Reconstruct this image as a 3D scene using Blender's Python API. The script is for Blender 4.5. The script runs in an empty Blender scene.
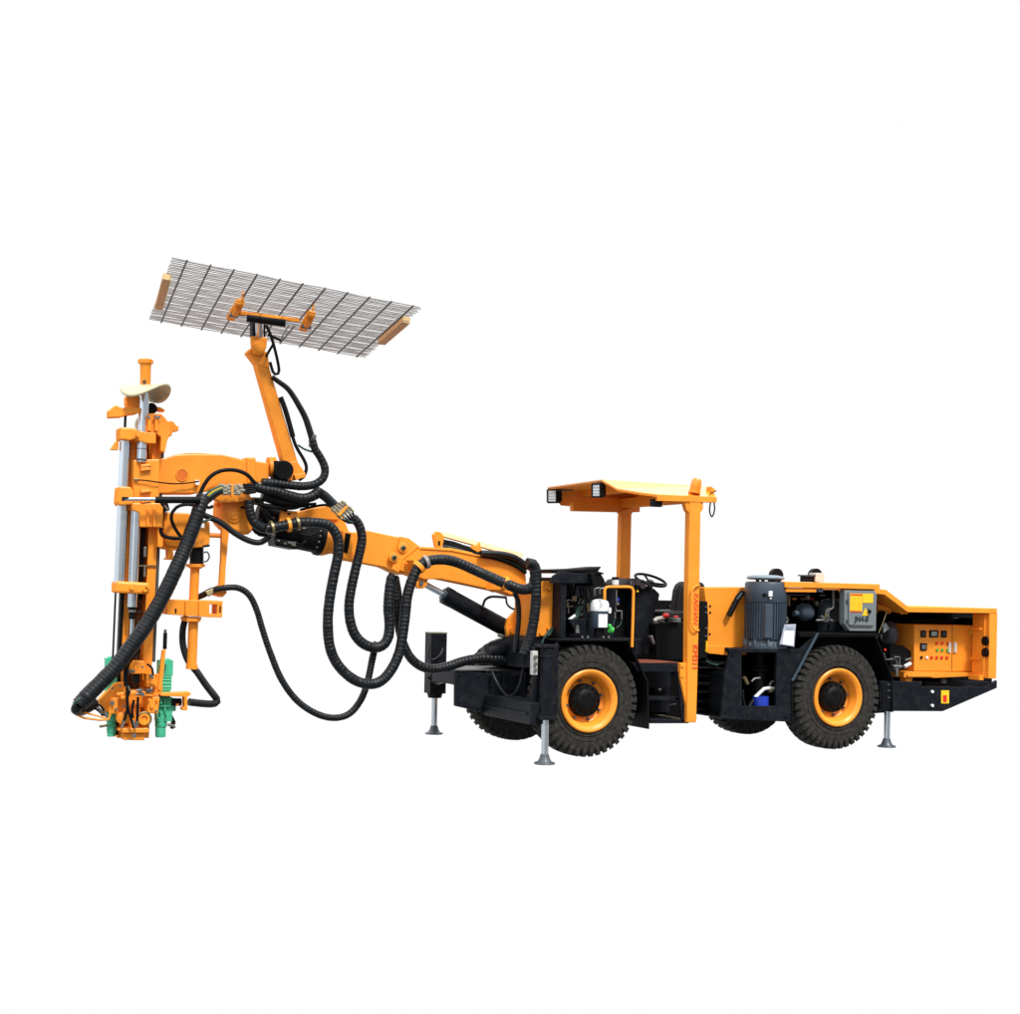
import bpy, bmesh, math, random
from mathutils import Vector, Matrix
random.seed(4)
scene = bpy.context.scene
COL = scene.collection
# ------------------------------------------------------------------ camera model
F, YAW, ROLL, HOR, EYE, X0, D0 = 1529.8, .43104, .021297, 584.6, 1.648, .80235, 14.7127
CY, SY, CR, SR = math.cos(YAW), math.sin(YAW), math.cos(ROLL), math.sin(ROLL)
CAM = Vector((-(X0*CY+D0*SY), X0*SY-D0*CY, EYE))
def ray(px, py):
    a, b = px-510, py-507
    u = CR*a+SR*b
    v = -SR*a+CR*b-(HOR-507)
    return Vector((u/F*CY+SY, -u/F*SY+CY, -v/F))
def Y(px, py, y):
    d = ray(px, py); return CAM+d*((y-CAM.y)/d.y)
def XP(px, py, x):
    d = ray(px, py); return CAM+d*((x-CAM.x)/d.x)
def ZP(px, py, z):
    d = ray(px, py); return CAM+d*((z-CAM.z)/d.z)
def depth(p):
    q = p-CAM; return q.x*SY+q.y*CY
def m(rpx, p):                      # pixels -> metres at point p
    return rpx*depth(p)/F
V = Vector
# ------------------------------------------------------------------ materials
def lin(c): return tuple((x/12.92 if x <= .04045 else ((x+.055)/1.055)**2.4) for x in c)
def mat(name, col, rough=.5, metal=0., spec=.5, noise=0., nscale=6., bump=0., bscale=60., coat=0., dust=0., dustcol=(.3,.27,.22), flat=0.):
    M = bpy.data.materials.new(name); M.use_nodes = True
    N = M.node_tree; B = N.nodes['Principled BSDF']
    B.inputs['Base Color'].default_value = (*col, 1)
    B.inputs['Roughness'].default_value = rough
    B.inputs['Metallic'].default_value = metal
    B.inputs['Specular IOR Level'].default_value = spec
    B.inputs['Coat Weight'].default_value = coat
    B.inputs['Coat Roughness'].default_value = .15
    tc = N.nodes.new('ShaderNodeTexCoord')
    src = None
    if noise or dust:
        n = N.nodes.new('ShaderNodeTexNoise'); n.inputs['Scale'].default_value = nscale
        n.inputs['Detail'].default_value = 6; n.inputs['Roughness'].default_value = .65
        N.links.new(tc.outputs['Object'], n.inputs['Vector'])
        r = N.nodes.new('ShaderNodeValToRGB')
        r.color_ramp.elements[0].position = .35; r.color_ramp.elements[1].position = .7
        k = 1-noise
        r.color_ramp.elements[0].color = (col[0]*k, col[1]*k, col[2]*k, 1)
        r.color_ramp.elements[1].color = (*[min(1, c*(1+noise*.5)) for c in col], 1)
        N.links.new(n.outputs['Fac'], r.inputs['Fac'])
        src = r.outputs['Color']
        rr = N.nodes.new('ShaderNodeMapRange'); rr.inputs['To Min'].default_value = max(.05, rough-.1); rr.inputs['To Max'].default_value = min(1, rough+.12)
        N.links.new(n.outputs['Fac'], rr.inputs['Value']); N.links.new(rr.outputs['Result'], B.inputs['Roughness'])
        if dust:
            n2 = N.nodes.new('ShaderNodeTexNoise'); n2.inputs['Scale'].default_value = nscale*2.7; n2.inputs['Detail'].default_value = 8
            N.links.new(tc.outputs['Object'], n2.inputs['Vector'])
            r2 = N.nodes.new('ShaderNodeMapRange'); r2.inputs['From Min'].default_value = .45; r2.inputs['From Max'].default_value = .8; r2.inputs['To Max'].default_value = dust
            N.links.new(n2.outputs['Fac'], r2.inputs['Value'])
            mx = N.nodes.new('ShaderNodeMix'); mx.data_type = 'RGBA'
            N.links.new(r2.outputs['Result'], mx.inputs['Factor']); N.links.new(src, mx.inputs[6]); mx.inputs[7].default_value = (*dustcol, 1)
            src = mx.outputs[2]
        N.links.new(src, B.inputs['Base Color'])
    if bump:
        n = N.nodes.new('ShaderNodeTexNoise'); n.inputs['Scale'].default_value = bscale
        N.links.new(tc.outputs['Object'], n.inputs['Vector'])
        bp = N.nodes.new('ShaderNodeBump'); bp.inputs['Strength'].default_value = bump; bp.inputs['Distance'].default_value = .01
        N.links.new(n.outputs['Fac'], bp.inputs['Height']); N.links.new(bp.outputs['Normal'], B.inputs['Normal'])
    if flat:
        D = N.nodes.new('ShaderNodeBsdfDiffuse'); G = N.nodes.new('ShaderNodeBsdfGlossy'); X = N.nodes.new('ShaderNodeMixShader')
        G.inputs['Roughness'].default_value = rough; X.inputs[0].default_value = flat
        for sock, tgt in (('Base Color', D.inputs['Color']), ('Normal', D.inputs['Normal']), ('Normal', G.inputs['Normal'])):
            l_ = B.inputs[sock].links
            if l_: N.links.new(l_[0].from_socket, tgt)
        N.links.new(D.outputs[0], X.inputs[1]); N.links.new(G.outputs[0], X.inputs[2])
        N.links.new(X.outputs[0], N.nodes['Material Output'].inputs['Surface'])
    return M
OR = mat('orange_paint', (.92, .315, .030), .35, noise=.09, nscale=3, bump=.02, bscale=40, dust=.2, dustcol=(.42, .13, .012), flat=.035)
FOOT = mat('steel_grey_pad', (.06, .075, .095), .38, spec=.5, noise=.2)
ZNC = mat('zinc_coupling', (.26, .245, .19), .5, noise=.3, nscale=30, spec=.25)
ZNY = mat('yellow_zinc_coupling', (.30, .25, .13), .5, noise=.3, nscale=30, spec=.25)
ORG = mat('glossy_orange_roof_paint', (.86, .30, .02), .22, spec=1.0, coat=.6, noise=.05, nscale=3)
NAVY = mat('dark_navy_paint', (.0055, .0078, .0125), .5, spec=.14, noise=.35, nscale=4, dust=.28, dustcol=(.045, .046, .048))
BLK = mat('black_paint', (.004, .0045, .0055), .5, spec=.13, noise=.3, nscale=7, dust=.08, dustcol=(.025, .025, .025))
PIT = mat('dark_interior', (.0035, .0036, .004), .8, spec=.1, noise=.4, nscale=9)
HOSE = mat('black_hose_wrap', (.0055, .008, .011), .42, spec=.27, noise=.4, nscale=9, dust=.22, dustcol=(.045, .047, .05))
RUB = mat('tyre_rubber', (.026, .025, .023), .85, spec=.15, noise=.3, nscale=9, bump=.25, bscale=90, dust=.6, dustcol=(.074, .073, .071))
CHR = mat('chromed_steel', (.72, .81, .90), .17, metal=.9)
STL = mat('bare_steel', (.20, .205, .20), .42, metal=.6, noise=.25, nscale=15)
BRS = mat('brass_fitting', (.22, .18, .09), .42, metal=.6)
GRY = mat('motor_grey_paint', (.044, .066, .092), .42, spec=.35, noise=.12, nscale=5)
BOXG = mat('grey_enamel', (.165, .19, .205), .45, spec=.35, noise=.06, nscale=4)
GRN = mat('green_paint', (.06, .46, .27), .42, spec=.4, noise=.15, nscale=8)
GRN2 = mat('dark_green_hose', (.012, .06, .05), .45, noise=.2, nscale=10)
WHT = mat('white_plastic', (.8, .82, .84), .4, noise=.04, nscale=6)
PAP = mat('paper', (.82, .85, .92), .6, noise=.05, nscale=12)
CREAM = mat('cream_plastic_sheet', (.50, .47, .31), .45, noise=.1, nscale=5)
WOOD = mat('brown_wood', (.62, .32, .12), .7, noise=.3, nscale=30)
PINE = mat('pale_pine_end', (.7, .5, .25), .7, noise=.2, nscale=30)
ROD = mat('dark_grey_rod', (.075, .068, .068), .55, spec=.3)
ROD2 = mat('grey_wire', (.22, .21, .21), .5)
RED = mat('red_plastic', (.65, .02, .015), .4)
REDT = mat('red_lettering', (.80, .07, .015), .5)
YEL = mat('yellow_sticker', (.85, .52, .01), .5, noise=.06, nscale=20)
INK = mat('dark_ink', (.02, .03, .035), .6)
BLU = mat('blue_paint', (.01, .04, .42), .4, noise=.15)
LIME = mat('green_plastic', (.04, .38, .05), .4)
RUST = mat('red_brown_floor', (.22, .055, .03), .7, noise=.35, nscale=12)
BEIGE = mat('dusty_tread_plate', (.30, .24, .15), .8, noise=.3, nscale=12)
GLS = mat('lamp_lens', (.75, .8, .85), .15, spec=.6)
AMB = mat('amber_lens', (.95, .24, .015), .2, spec=.3, coat=.2)
SEAT = mat('black_vinyl', (.008, .008, .008), .55, spec=.25)
DKG = mat('smoked_meter_glass', (.03, .03, .035), .2)
# ------------------------------------------------------------------ mesh builder
class MB:
    def __init__(s): s.bm = bmesh.new()
    def prism(s, pts, vec):
        vec = V(vec); a = [s.bm.verts.new(p) for p in pts]; b = [s.bm.verts.new(V(p)+vec) for p in pts]
        n = len(a)
        s.bm.faces.new(a); s.bm.faces.new(b[::-1])
        for i in range(n):
            s.bm.faces.new((a[i], b[i], b[(i+1) % n], a[(i+1) % n]))
        return s
    def pl(s, px, y, th):
        return s.prism([Y(q[0], q[1], y) for q in px], (0, th, 0))
    def box(s, a, b):
        (x0, y0, z0), (x1, y1, z1) = a, b
        x0, x1 = min(x0, x1), max(x0, x1); z0, z1 = min(z0, z1), max(z0, z1)
        return s.prism([(x0, y0, z0), (x1, y0, z0), (x1, y0, z1), (x0, y0, z1)], (0, y1-y0, 0))
    def bx(s, x0, y0, x1, y1, y, dep):       # near-face pixel corners, plane y, depth
        a = Y(x0, (y0+y1)/2, y).x; b = Y(x1, (y0+y1)/2, y).x
        c = Y((x0+x1)/2, y0, y).z; d = Y((x0+x1)/2, y1, y).z
        return s.box((a, y, d), (b, y+dep, c))
    def bar(s, p0, p1, w, h, up=(0, 0, 1)):
        p0, p1 = V(p0), V(p1); d = (p1-p0).normalized(); up = V(up)
        sd = d.cross(up).normalized()*w/2; u = sd.cross(d).normalized()*h/2
        return s.prism([p0-sd-u, p0+sd-u, p0+sd+u, p0-sd+u], p1-p0)
    def cyl(s, p0, p1, r0, r1=None, n=20):
        p0, p1 = V(p0), V(p1); L = (p1-p0).length
        return s.lathe(p0, p1-p0, [(0, r0), (L, r0 if r1 is None else r1)], n)
    def lathe(s, o, ax, prof, n=24, caps=True):
        o = V(o); ax = V(ax).normalized()
        t = V((0, 0, 1)) if abs(ax.z) < .9 else V((1, 0, 0))
        e1 = ax.cross(t).normalized(); e2 = ax.cross(e1)
        rings = []
        for a, r in prof:
            rings.append([s.bm.verts.new(o+ax*a+(e1*math.cos(2*math.pi*i/n)+e2*math.sin(2*math.pi*i/n))*max(r, 1e-4)) for i in range(n)])
        for j in range(len(rings)-1):
            for i in range(n):
                s.bm.faces.new((rings[j][i], rings[j][(i+1) % n], rings[j+1][(i+1) % n], rings[j+1][i]))
        if caps:
            s.bm.faces.new(rings[0][::-1]); s.bm.faces.new(rings[-1])
        return s
    def sph(s, c, r, sx=1, sy=1, sz=1, n=16):
        k = bmesh.ops.create_uvsphere(s.bm, u_segments=n, v_segments=n//2+2, radius=r)
        for v in k['verts']: v.co = V((v.co.x*sx, v.co.y*sy, v.co.z*sz))+V(c)
        return s
    def tube(s, pts, rad, n=10, closed=False):
        P = [V(p) for p in pts]; k = len(P)
        if not isinstance(rad, (list, tuple)): rad = [rad]*k
        prev = None; rings = []
        for i in range(k):
            if closed: t = P[(i+1) % k]-P[i-1]
            else: t = P[min(i+1, k-1)]-P[max(i-1, 0)]
            t.normalize()
            if prev is None:
                q = V((0, 0, 1)) if abs(t.z) < .9 else V((1, 0, 0)); e = t.cross(q).normalized()
            else:
                e = (prev-t*prev.dot(t)).normalized()
            prev = e; g = t.cross(e)
            rings.append([s.bm.verts.new(P[i]+(e*math.cos(2*math.pi*j/n)+g*math.sin(2*math.pi*j/n))*rad[i]) for j in range(n)])
        for i in range(k if closed else k-1):
            A, Bq = rings[i], rings[(i+1) % k]
            for j in range(n): s.bm.faces.new((A[j], A[(j+1) % n], Bq[(j+1) % n], Bq[j]))
        if not closed: s.bm.faces.new(rings[0][::-1]); s.bm.faces.new(rings[-1])
        return s
    def strip(s, path, th, y0, y1):           # bent sheet: path of 3D points in an xz plane
        P = [(p[0], p[2]) for p in path]; n = len(P); L = []; R = []
        for i in range(n):
            a = P[max(i-1, 0)]; b = P[min(i+1, n-1)]
            d = V((b[0]-a[0], b[1]-a[1])).normalized(); nn = V((-d.y, d.x))
            if 0 < i < n-1:
                d1 = V((P[i][0]-a[0], P[i][1]-a[1])).normalized(); n1 = V((-d1.y, d1.x)); k = th/max(.4, nn.dot(n1))
            else: k = th
            L.append((P[i][0], y0, P[i][1])); R.append((P[i][0]-nn.x*k, y0, P[i][1]-nn.y*k))
        return s.prism(L+R[::-1], (0, y1-y0, 0))
def cat(pts, step=.01):
    P = [V(p) for p in pts]; P = [P[0]*2-P[1]]+P+[P[-1]*2-P[-2]]; out = []
    for i in range(1, len(P)-2):
        a, b, c, d = P[i-1:i+3]; k = max(4, int((c-b).length/step))
        for j in range(k):
            t = j/k
            out.append(.5*((2*b)+(c-a)*t+(2*a-5*b+4*c-d)*t*t+(3*b-a-3*c+d)*t**3))
    out.append(P[-2]); return out
def sample(path, ss):
    acc = [0]
    for i in range(1, len(path)): acc.append(acc[-1]+(path[i]-path[i-1]).length)
    out = []; j = 0
    for q in ss:
        while j < len(path)-2 and acc[j+1] < q: j += 1
        t = (q-acc[j])/max(1e-9, acc[j+1]-acc[j]); out.append(path[j].lerp(path[j+1], max(0, min(1, t))))
    return out, acc[-1]
def obj(name, mb, material, parent=None, bevel=0., smooth=False, label=None):
    bm = mb.bm
    bmesh.ops.recalc_face_normals(bm, faces=bm.faces)
    me = bpy.data.meshes.new(name); bm.to_mesh(me); bm.free()
    mats = material if isinstance(material, (list, tuple)) else [material]
    for q in mats: me.materials.append(q)
    o = bpy.data.objects.new(name, me); COL.objects.link(o); o.parent = parent
    if smooth:
        me.polygons.foreach_set('use_smooth', [True]*len(me.polygons))
        me.set_sharp_from_angle(angle=math.radians(38))
    if bevel:
        b = o.modifiers.new('bevel', 'BEVEL'); b.width = bevel; b.segments = 2; b.limit_method = 'ANGLE'; b.angle_limit = math.radians(35)
        b.harden_normals = False
    if label: o['label'] = label
    return o
def P(name, parent, material, *a, bevel=.005, smooth=False, label=None):
    """pl polygon part: a = (pixels, y, thickness)"""
    return obj(name, MB().pl(*a), material, parent, bevel, smooth, label)
def BX(name, parent, material, *a, bevel=.005, label=None):
    return obj(name, MB().bx(*a), material, parent, bevel, False, label)
def CYL(name, parent, material, p0, p1, r0, r1=None, n=24, bevel=.0, label=None):
    return obj(name, MB().cyl(p0, p1, r0, r1, n), material, parent, bevel, True, label)
def px3(pts, y=None):
    return [Y(p[0], p[1], p[2] if len(p) > 2 else y) for p in pts]
def hose(name, parent, pts, rpx, y=None, wrap=True, material=None, period=.036, n=14):
    path = cat(px3(pts, y)); tot = sum((path[i+1]-path[i]).length for i in range(len(path)-1))
    if not isinstance(rpx, (list, tuple)): rpx = [rpx, rpx]
    ra, rb = m(rpx[0], path[0]), m(rpx[-1], path[-1])
    ss, rr = [], []
    if wrap:
        k = int(tot/period)
        tot2 = 0; at_ = []
        while tot2 < tot:
            at_.append(tot2); tot2 += period*random.uniform(.82, 1.2)
        at_.append(tot2)
        for i in range(len(at_)-1):
            w = random.uniform(.975, 1.015)
            for a, b in ((0, .95), (.07, .995), (.45, 1.0), (.87, .995), (.95, .95)):
                q = at_[i]+a*(at_[i+1]-at_[i]); ss.append(min(q, tot)+1e-5*len(ss)); rr.append((ra+(rb-ra)*q/tot)*b*w)
    else:
        k = max(3, int(tot/.03))
        for i in range(k+1): ss.append(tot*i/k); rr.append(ra+(rb-ra)*i/k)
    pts3, _ = sample(path, ss)
    return obj(name, MB().tube(pts3, rr, n), material or HOSE, parent, 0, True)
def pipe(name, parent, pts, rpx, material, y=None, smoothpath=False, n=10):
    q = px3(pts, y); r = m(rpx, q[0])
    if smoothpath: q = cat(q, .02)
    return obj(name, MB().tube(q, r, n), material, parent, 0, True)
def text(name, parent, body, material, loc, size, rot, weight=0., shear=0., sx=1., bold=0.):
    c = bpy.data.curves.new(name, 'FONT'); c.body = body; c.size = 1; c.extrude = .004; c.offset = weight; c.shear = shear
    c.align_x = 'CENTER'; c.align_y = 'CENTER'
    t = bpy.data.objects.new(name, c); COL.objects.link(t)
    bpy.context.view_layer.update()
    me = bpy.data.meshes.new_from_object(t.evaluated_get(bpy.context.evaluated_depsgraph_get()))
    bpy.data.objects.remove(t); bpy.data.curves.remove(c)
    if bold:
        b_ = bmesh.new(); b_.from_mesh(me); n_ = len(b_.verts)
        for k_ in (1, 2):
            d_ = bmesh.ops.duplicate(b_, geom=[f for f in b_.faces if f.index < 10**9][:len(me.polygons)])
            for v_ in d_['geom']:
                if isinstance(v_, bmesh.types.BMVert): v_.co += V((bold*k_, 0, .003*k_))
        b_.to_mesh(me); b_.free()
    me.transform(Matrix.Translation(loc) @ rot @ Matrix.Diagonal((size*sx, size, .3, 1)))
    me.materials.clear(); me.materials.append(material); me.name = name
    o = bpy.data.objects.new(name, me); COL.objects.link(o); o.parent = parent
    return o
FACE_Y = Matrix(((1, 0, 0, 0), (0, 0, -1, 0), (0, 1, 0, 0), (0, 0, 0, 1)))            # text plane facing -y
def BOLTS(name, parent, material, pts, y, r, h=.02, n=6):
    for q in pts:
        p = Y(q[0], q[1], y); obj(name, MB().cyl(p, p+V((0, -h, 0)), r, n=n), material, parent, 0, True)
def empty(name, parent=None, loc=(0, 0, 0)):
    o = bpy.data.objects.new(name, None); COL.objects.link(o); o.location = loc; o.parent = parent; o.empty_display_size = .1
    return o
def bolts(mb, pts, y, r, h=.02, n=6):
    for q in pts:
        p = Y(q[0], q[1], y); mb.cyl(p, p+V((0, -h, 0)), r, n=n)
    return mb
# ================================================================== the rig
RIG = empty('drilling_rig')
RIG['label'] = 'orange and black wheeled mining drill rig with raised boom and overhead mesh screen'
RIG['category'] = 'drilling rig'
WHEELR = .545
# ------------------------------------------------------------------ wheels
def wheel_mesh():
    t = MB(); R = WHEELR
    prof = [(.045, .285), (.012, .31), (.004, .36), (.0, .42), (.004, .455), (.02, .498), (.05, .524), (.15, .530), (.25, .524), (.28, .498), (.296, .455), (.30, .42), (.296, .36), (.288, .31), (.255, .285)]
    t.lathe((0, 0, 0), (0, 1, 0), prof, 72, caps=False)
    for rr in (.335, .385): t.lathe((0, 0, 0), (0, 1, 0), [(.006, rr-.006), (-.003, rr-.003), (-.003, rr+.003), (.006, rr+.006)], 72, caps=False)
    N = 42
    for side in (0, 1):
        for i in range(N):
            a0 = 2*math.pi*(i+.5*side)/N
            secs = [(.000, .456, -.002, .017), (-.003, .497, -.0, .022), (.010, .530, .0, .0255), (.032, R-.003, .006, .0265), (.10, R+.001, .03, .026), (.16, R, .055, .02)]
            rings = []
            for (yy, ro, sk, hw) in secs:
                ri = ro-.05 if yy < .03 else .51
                q = []
                for da, rr in ((-hw, ri), (hw, ri), (hw*.9, ro), (-hw*.9, ro)):
                    ang = a0+(sk+da)/R
                    y2 = yy if not (yy < .03 and rr == ri) else yy+.03
                    y3 = y2 if side == 0 else .30-y2
                    q.append(t.bm.verts.new((rr*math.cos(ang), y3, rr*math.sin(ang))))
                rings.append(q)
            for k in range(len(rings)-1):
                for j in range(4): t.bm.faces.new((rings[k][j], rings[k][(j+1) % 4], rings[k+1][(j+1) % 4], rings[k+1][j]))
            t.bm.faces.new(rings[0]); t.bm.faces.new(rings[-1])
    return t
def make_wheel():
    w = empty('wheel', RIG, (0, 0, WHEELR))
    obj('tyre', wheel_mesh(), RUB, w, 0, True)
    r = MB(); r.lathe((0, 0, 0), (0, 1, 0), [(.06, .296), (-.006, .304), (-.014, .292), (-.010, .270), (.004, .256), (.012, .246), (.055, .236), (.07, .225), (.115, .218), (.128, .20), (.128, .05), (.22, .05), (.22, .28)], 56, caps=False)
    obj('rim', r, OR, w, 0, True)
    h = MB(); h.lathe((0, 0, 0), (0, 1, 0), [(.13, .165), (.075, .158), (.06, .150), (.055, .12), (.045, .115), (.03, .085), (.026, .05), (.026, 0)], 40)
    for k in range(12):
        a = k*math.pi/6; h.cyl((.135*math.cos(a), .065, .135*math.sin(a)), (.135*math.cos(a), .045, .135*math.sin(a)), .011, n=6)
    for k in range(6):
        a = k*math.pi/3+.3; h.cyl((.066*math.cos(a), .04, .066*math.sin(a)), (.066*math.cos(a), .022, .066*math.sin(a)), .009, n=6)
    obj('hub', h, BLK, w, 0, True)
    for k in range(8):
        a = k*math.pi/4+.25
        q = V((.192*math.cos(a), .128, .192*math.sin(a)))
        obj('wheel_nut', MB().cyl(q, q+V((0, -.035, 0)), .014, n=6), ROD, w, 0, True)
    return w
W0 = make_wheel()
def dup_wheel(x, y, flip, spin):
    w = W0.copy(); COL.objects.link(w); w.location = (x, y, WHEELR)
    w.rotation_euler = (0, spin, math.pi if flip else 0)
    for ch in list(W0.children):
        c = ch.copy(); COL.objects.link(c); c.parent = w
dup_wheel(2.925, 0, False, .11); dup_wheel(0, 1.895, True, .2); dup_wheel(2.925, 1.895, True, .05)
# ------------------------------------------------------------------ front frame
fr = obj('front_frame', MB().pl([(455, 670.5), (455, 706), (501, 716.5), (531, 722.5), (552, 723), (552, 676), (517, 676)], .7, .04)
         .pl([(455, 670.5), (455, 684), (520, 690), (520, 676)], 1.3, .04)
         .box((-.45, .5, .38), (1.2, 1.4, .80)).box((-.3, .35, .48), (.3, 1.55, .62)), NAVY, RIG, .006)
p = Y(455, 671, .7); q = Y(455, 685, .7)
nose = MB().box((p.x, .74, q.z), (p.x+.03, 1.3, p.z)); obj('front_plate', nose, NAVY, fr, .004)
obj('deck_plate', MB().box((p.x-.005, .69, p.z), (-.30, 1.35, p.z+.012)), mat('dusty_black_deck', (.025, .027, .03), .45, noise=.4, nscale=6, dust=.7, dustcol=(.13, .12, .11)), fr, .002)
obj('outrigger_beam', MB().box((-.80, 1.34, q.z+.02), (-.50, 2.32, p.z-.02)), NAVY, fr, .006)
obj('outrigger_beam', MB().box((-.80, -.36, Y(520, 720, .1).z), (-.54, .69, Y(520, 699, .1).z)).box((-.82, -.30, Y(520, 711, .1).z), (-.8, .69, Y(520, 709, .1).z)), NAVY, fr, .006)
obj('skirt_box', MB().pl([(530, 637), (562, 637), (562, 668), (524, 668), (524, 645)], .3, .5), NAVY, fr, .004)
P('gusset_plate', fr, NAVY, [(503, 677), (517, 676), (533, 676), (533, 700), (503, 700)], .62, .03)
# jacks
def jack(foot, tube_top, tube_bot, rtube, square=False, name='support_jack'):
    j = empty(name, RIG)
    zt, zb = tube_top, tube_bot
    f = V((foot.x, foot.y, 0))
    tb = MB()
    if square: tb.box((f.x-rtube, f.y-rtube, zb+.05), (f.x+rtube, f.y+rtube, zt)).cyl((f.x, f.y, zb), (f.x, f.y, zb+.06), rtube*.8, rtube*.95)
    else:
        tb.cyl((f.x, f.y, zb), (f.x, f.y, zt), rtube, n=28)
        for z, h in ((zt-.03, .03), (zb, .03)): tb.box((f.x-rtube*1.45, f.y-rtube*1.2, z), (f.x+rtube*1.45, f.y+rtube*1.2, z+h))
        for sx in (-1, 1):
            for z in (zt, zb+.03): tb.cyl((f.x+sx*rtube*1.2, f.y-.05, z-.005), (f.x+sx*rtube*1.2, f.y-.05, z+.018), .013, n=6)
        tb.lathe((f.x, f.y, zt-.12), (0, 0, 1), [(0, rtube), (.004, rtube*1.06), (.014, rtube*1.06), (.018, rtube)], 28, caps=False)
    obj('cylinder', tb, NAVY, j, .004, True)
    CYL('rod', j, CHR, (f.x, f.y, .06), (f.x, f.y, zb+.02), .034)
    obj('foot', MB().lathe(f, (0, 0, 1), [(0, .096), (.008, .098), (.016, .094), (.024, .066), (.05, .05), (.075, .043), (.095, .036)], 32), FOOT, j, 0, True)
    return j
fn = ZP(544.4, 764.0, 0); ff = ZP(434, 734.0, 0); frr = ZP(890, 748.3, 0)
jn = jack(fn, Y(546, 644.5, -.42).z, Y(546, 720, -.42).z, .062)
jf = jack(ff, Y(438, 633.4, 2.42).z, Y(438, 698, 2.42).z, .092, True)
frr.y += .12; frr.x += .05
jr = jack(frr, Y(890, 690, .02).z, Y(890, 710, .02).z, .045)
BX('valve_block', jn, mat('pale_zinc', (.5, .52, .5), .4, noise=.3, nscale=25), 532.3, 651, 537.8, 675, -.40, .05)
BOLTS('valve_port', jn, STL, [(535, 657), (535, 664), (535, 670)], -.40, .018, .025, 8)
obj('mounting_plate', MB().bx(533, 647, 558, 718, -.30, .03), NAVY, jn, .004)
hose('hose', jf, [(430, 645, 2.3), (428.5, 655, 2.28), (433, 660, 2.26), (440, 655, 2.26), (443, 648, 2.3)], 1.0, wrap=False)
obj('cap_plate', MB().box((ff.x-.094, ff.y-.094, Y(438, 633.4, 2.42).z), (ff.x+.094, ff.y+.094, Y(438, 633.4, 2.42).z+.012)), mat('worn_cap', (.13, .15, .09), .6), jf, 0)
BOLTS('plate_bolt', fr, NAVY, [(459, 675), (459, 702), (478, 676), (478, 707), (505, 712)], .70, .014, .012, 6)
obj('weld_seam', MB().tube([Y(496, 675, .695), Y(496, 714, .695)], .006, 6), NAVY, fr, 0, True)
# small hoses round the nose
hose('hose', fr, [(492, 672, .66), (496, 681, .6), (503, 692, .55), (509, 696.5, .5), (515, 693, .45), (520, 683, .42), (524, 668, .4), (530, 657, .3)], 1.7, wrap=False)
hose('hose', fr, [(427, 676, 2.2), (432, 681, 2.2), (439, 683.5, 2.1), (448, 679, 1.6), (456, 675, 1.2), (462, 674, .9)], 1.1, wrap=False)
hose('hose', fr, [(521, 665, .4), (525, 655, .3), (530, 653, .2), (534, 657, 0)], 1.5, wrap=False)
CYL('cable_guide', fr, NAVY, Y(488, 652, .75), Y(517, 642, .75), .08)
P('cable_guide', fr, NAVY, [(489, 657), (495, 647), (512, 640), (534, 639), (534, 672), (505, 668)], .85, .3)
# ------------------------------------------------------------------ front mudguard
sh = px3([(556, 639), (628.5, 639.5), (648.5, 681), (649.5, 729)], -.01)
g = MB().strip(sh, .018, -.01, .38)
g.pl([(556, 640), (628, 640.5), (647.5, 682), (648, 723), (612, 715), (560, 715)], .335, .03)
mg = obj('mudguard', g, BLK, RIG, .003)
# ------------------------------------------------------------------ boom base
xq = Y(537, 608, .28).x
bb = obj('boom_base', MB().pl([(537, 581.5), (553.8, 581), (553.8, 635), (537, 637)], .28, .06)
         .box((xq+.02, .34, Y(537, 637, .3).z), (xq+.07, .84, Y(537, 584, .3).z)), OR, RIG, .006)
BOLTS('base_hole', bb, PIT, [(527.5, 619)], .79, .03, .02, 20)
BOLTS('bolt', bb, OR, [(548.5, 588), (548.5, 628), (541, 633)], .28, .022, .02, 16)
P('lug', bb, OR, [(508, 619), (515, 612), (521, 600), (527, 594), (537, 590), (540, 637), (508, 637), (506, 628)], .80, .05)
P('lug', bb, OR, [(512, 615), (518, 609), (527, 594), (537, 590), (537, 637), (507, 637), (506, 627)], 1.00, .05)
obj('pin', bolts(MB(), [(513, 630)], .80, .04, .03, 20), OR, bb, 0, True)
# ------------------------------------------------------------------ control valve cabinet (black)
cab = empty('valve_cabinet', RIG)
zt = Y(575, 580, .1).z; zb = Y(575, 638, .1).z
xa = Y(560.5, 610, .1).x; xb = Y(600, 610, .1).x
obj('casing', MB().box((xa, .1, zb), (xa+.06, .82, zt)).box((xa+.06, .62, zb), (xb+.45, .66, zt-.03)).box((xa+.002, .104, zt), (xb-.02, .82, zt+.02)), NAVY, cab, .004)
P('cover', cab, NAVY, [(551, 580.5), (553, 576), (560, 571.5), (575, 573), (590.5, 573.5), (594, 583), (562, 583.5), (551, 583)], .08, .03)
P('lid', cab, BLK, [(551.5, 569.5), (580, 568.6), (602, 566.5), (597, 573.5), (575, 572.6), (553, 573.5)], .12, .32, bevel=.012)
P('flap', cab, BLK, [(590.5, 573), (600, 572), (604.5, 579.5), (606, 585), (593.5, 586.5)], .02, .4, bevel=.006)
P('flap', cab, BLK, [(597, 571), (604, 573), (603.5, 574.5), (597, 574)], .0, .2, bevel=.003)
obj('deck', MB().box((xa, -.0, zb-.02), (xb+.42, 1.4, zb)), NAVY, cab, .004)
BOLTS('deck_bolt', cab, STL, [(582, 637), (587.5, 637), (603, 637), (608.5, 637)], -.0, .012, .01, 8)
P('shelf', cab, NAVY, [(568, 619), (589, 619), (589, 634), (577, 634)], .2, .3)
P('bracket', cab, STL, [(577, 625), (578.5, 625), (579.5, 633), (575.5, 633)], .15, .02, bevel=.0)
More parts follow.
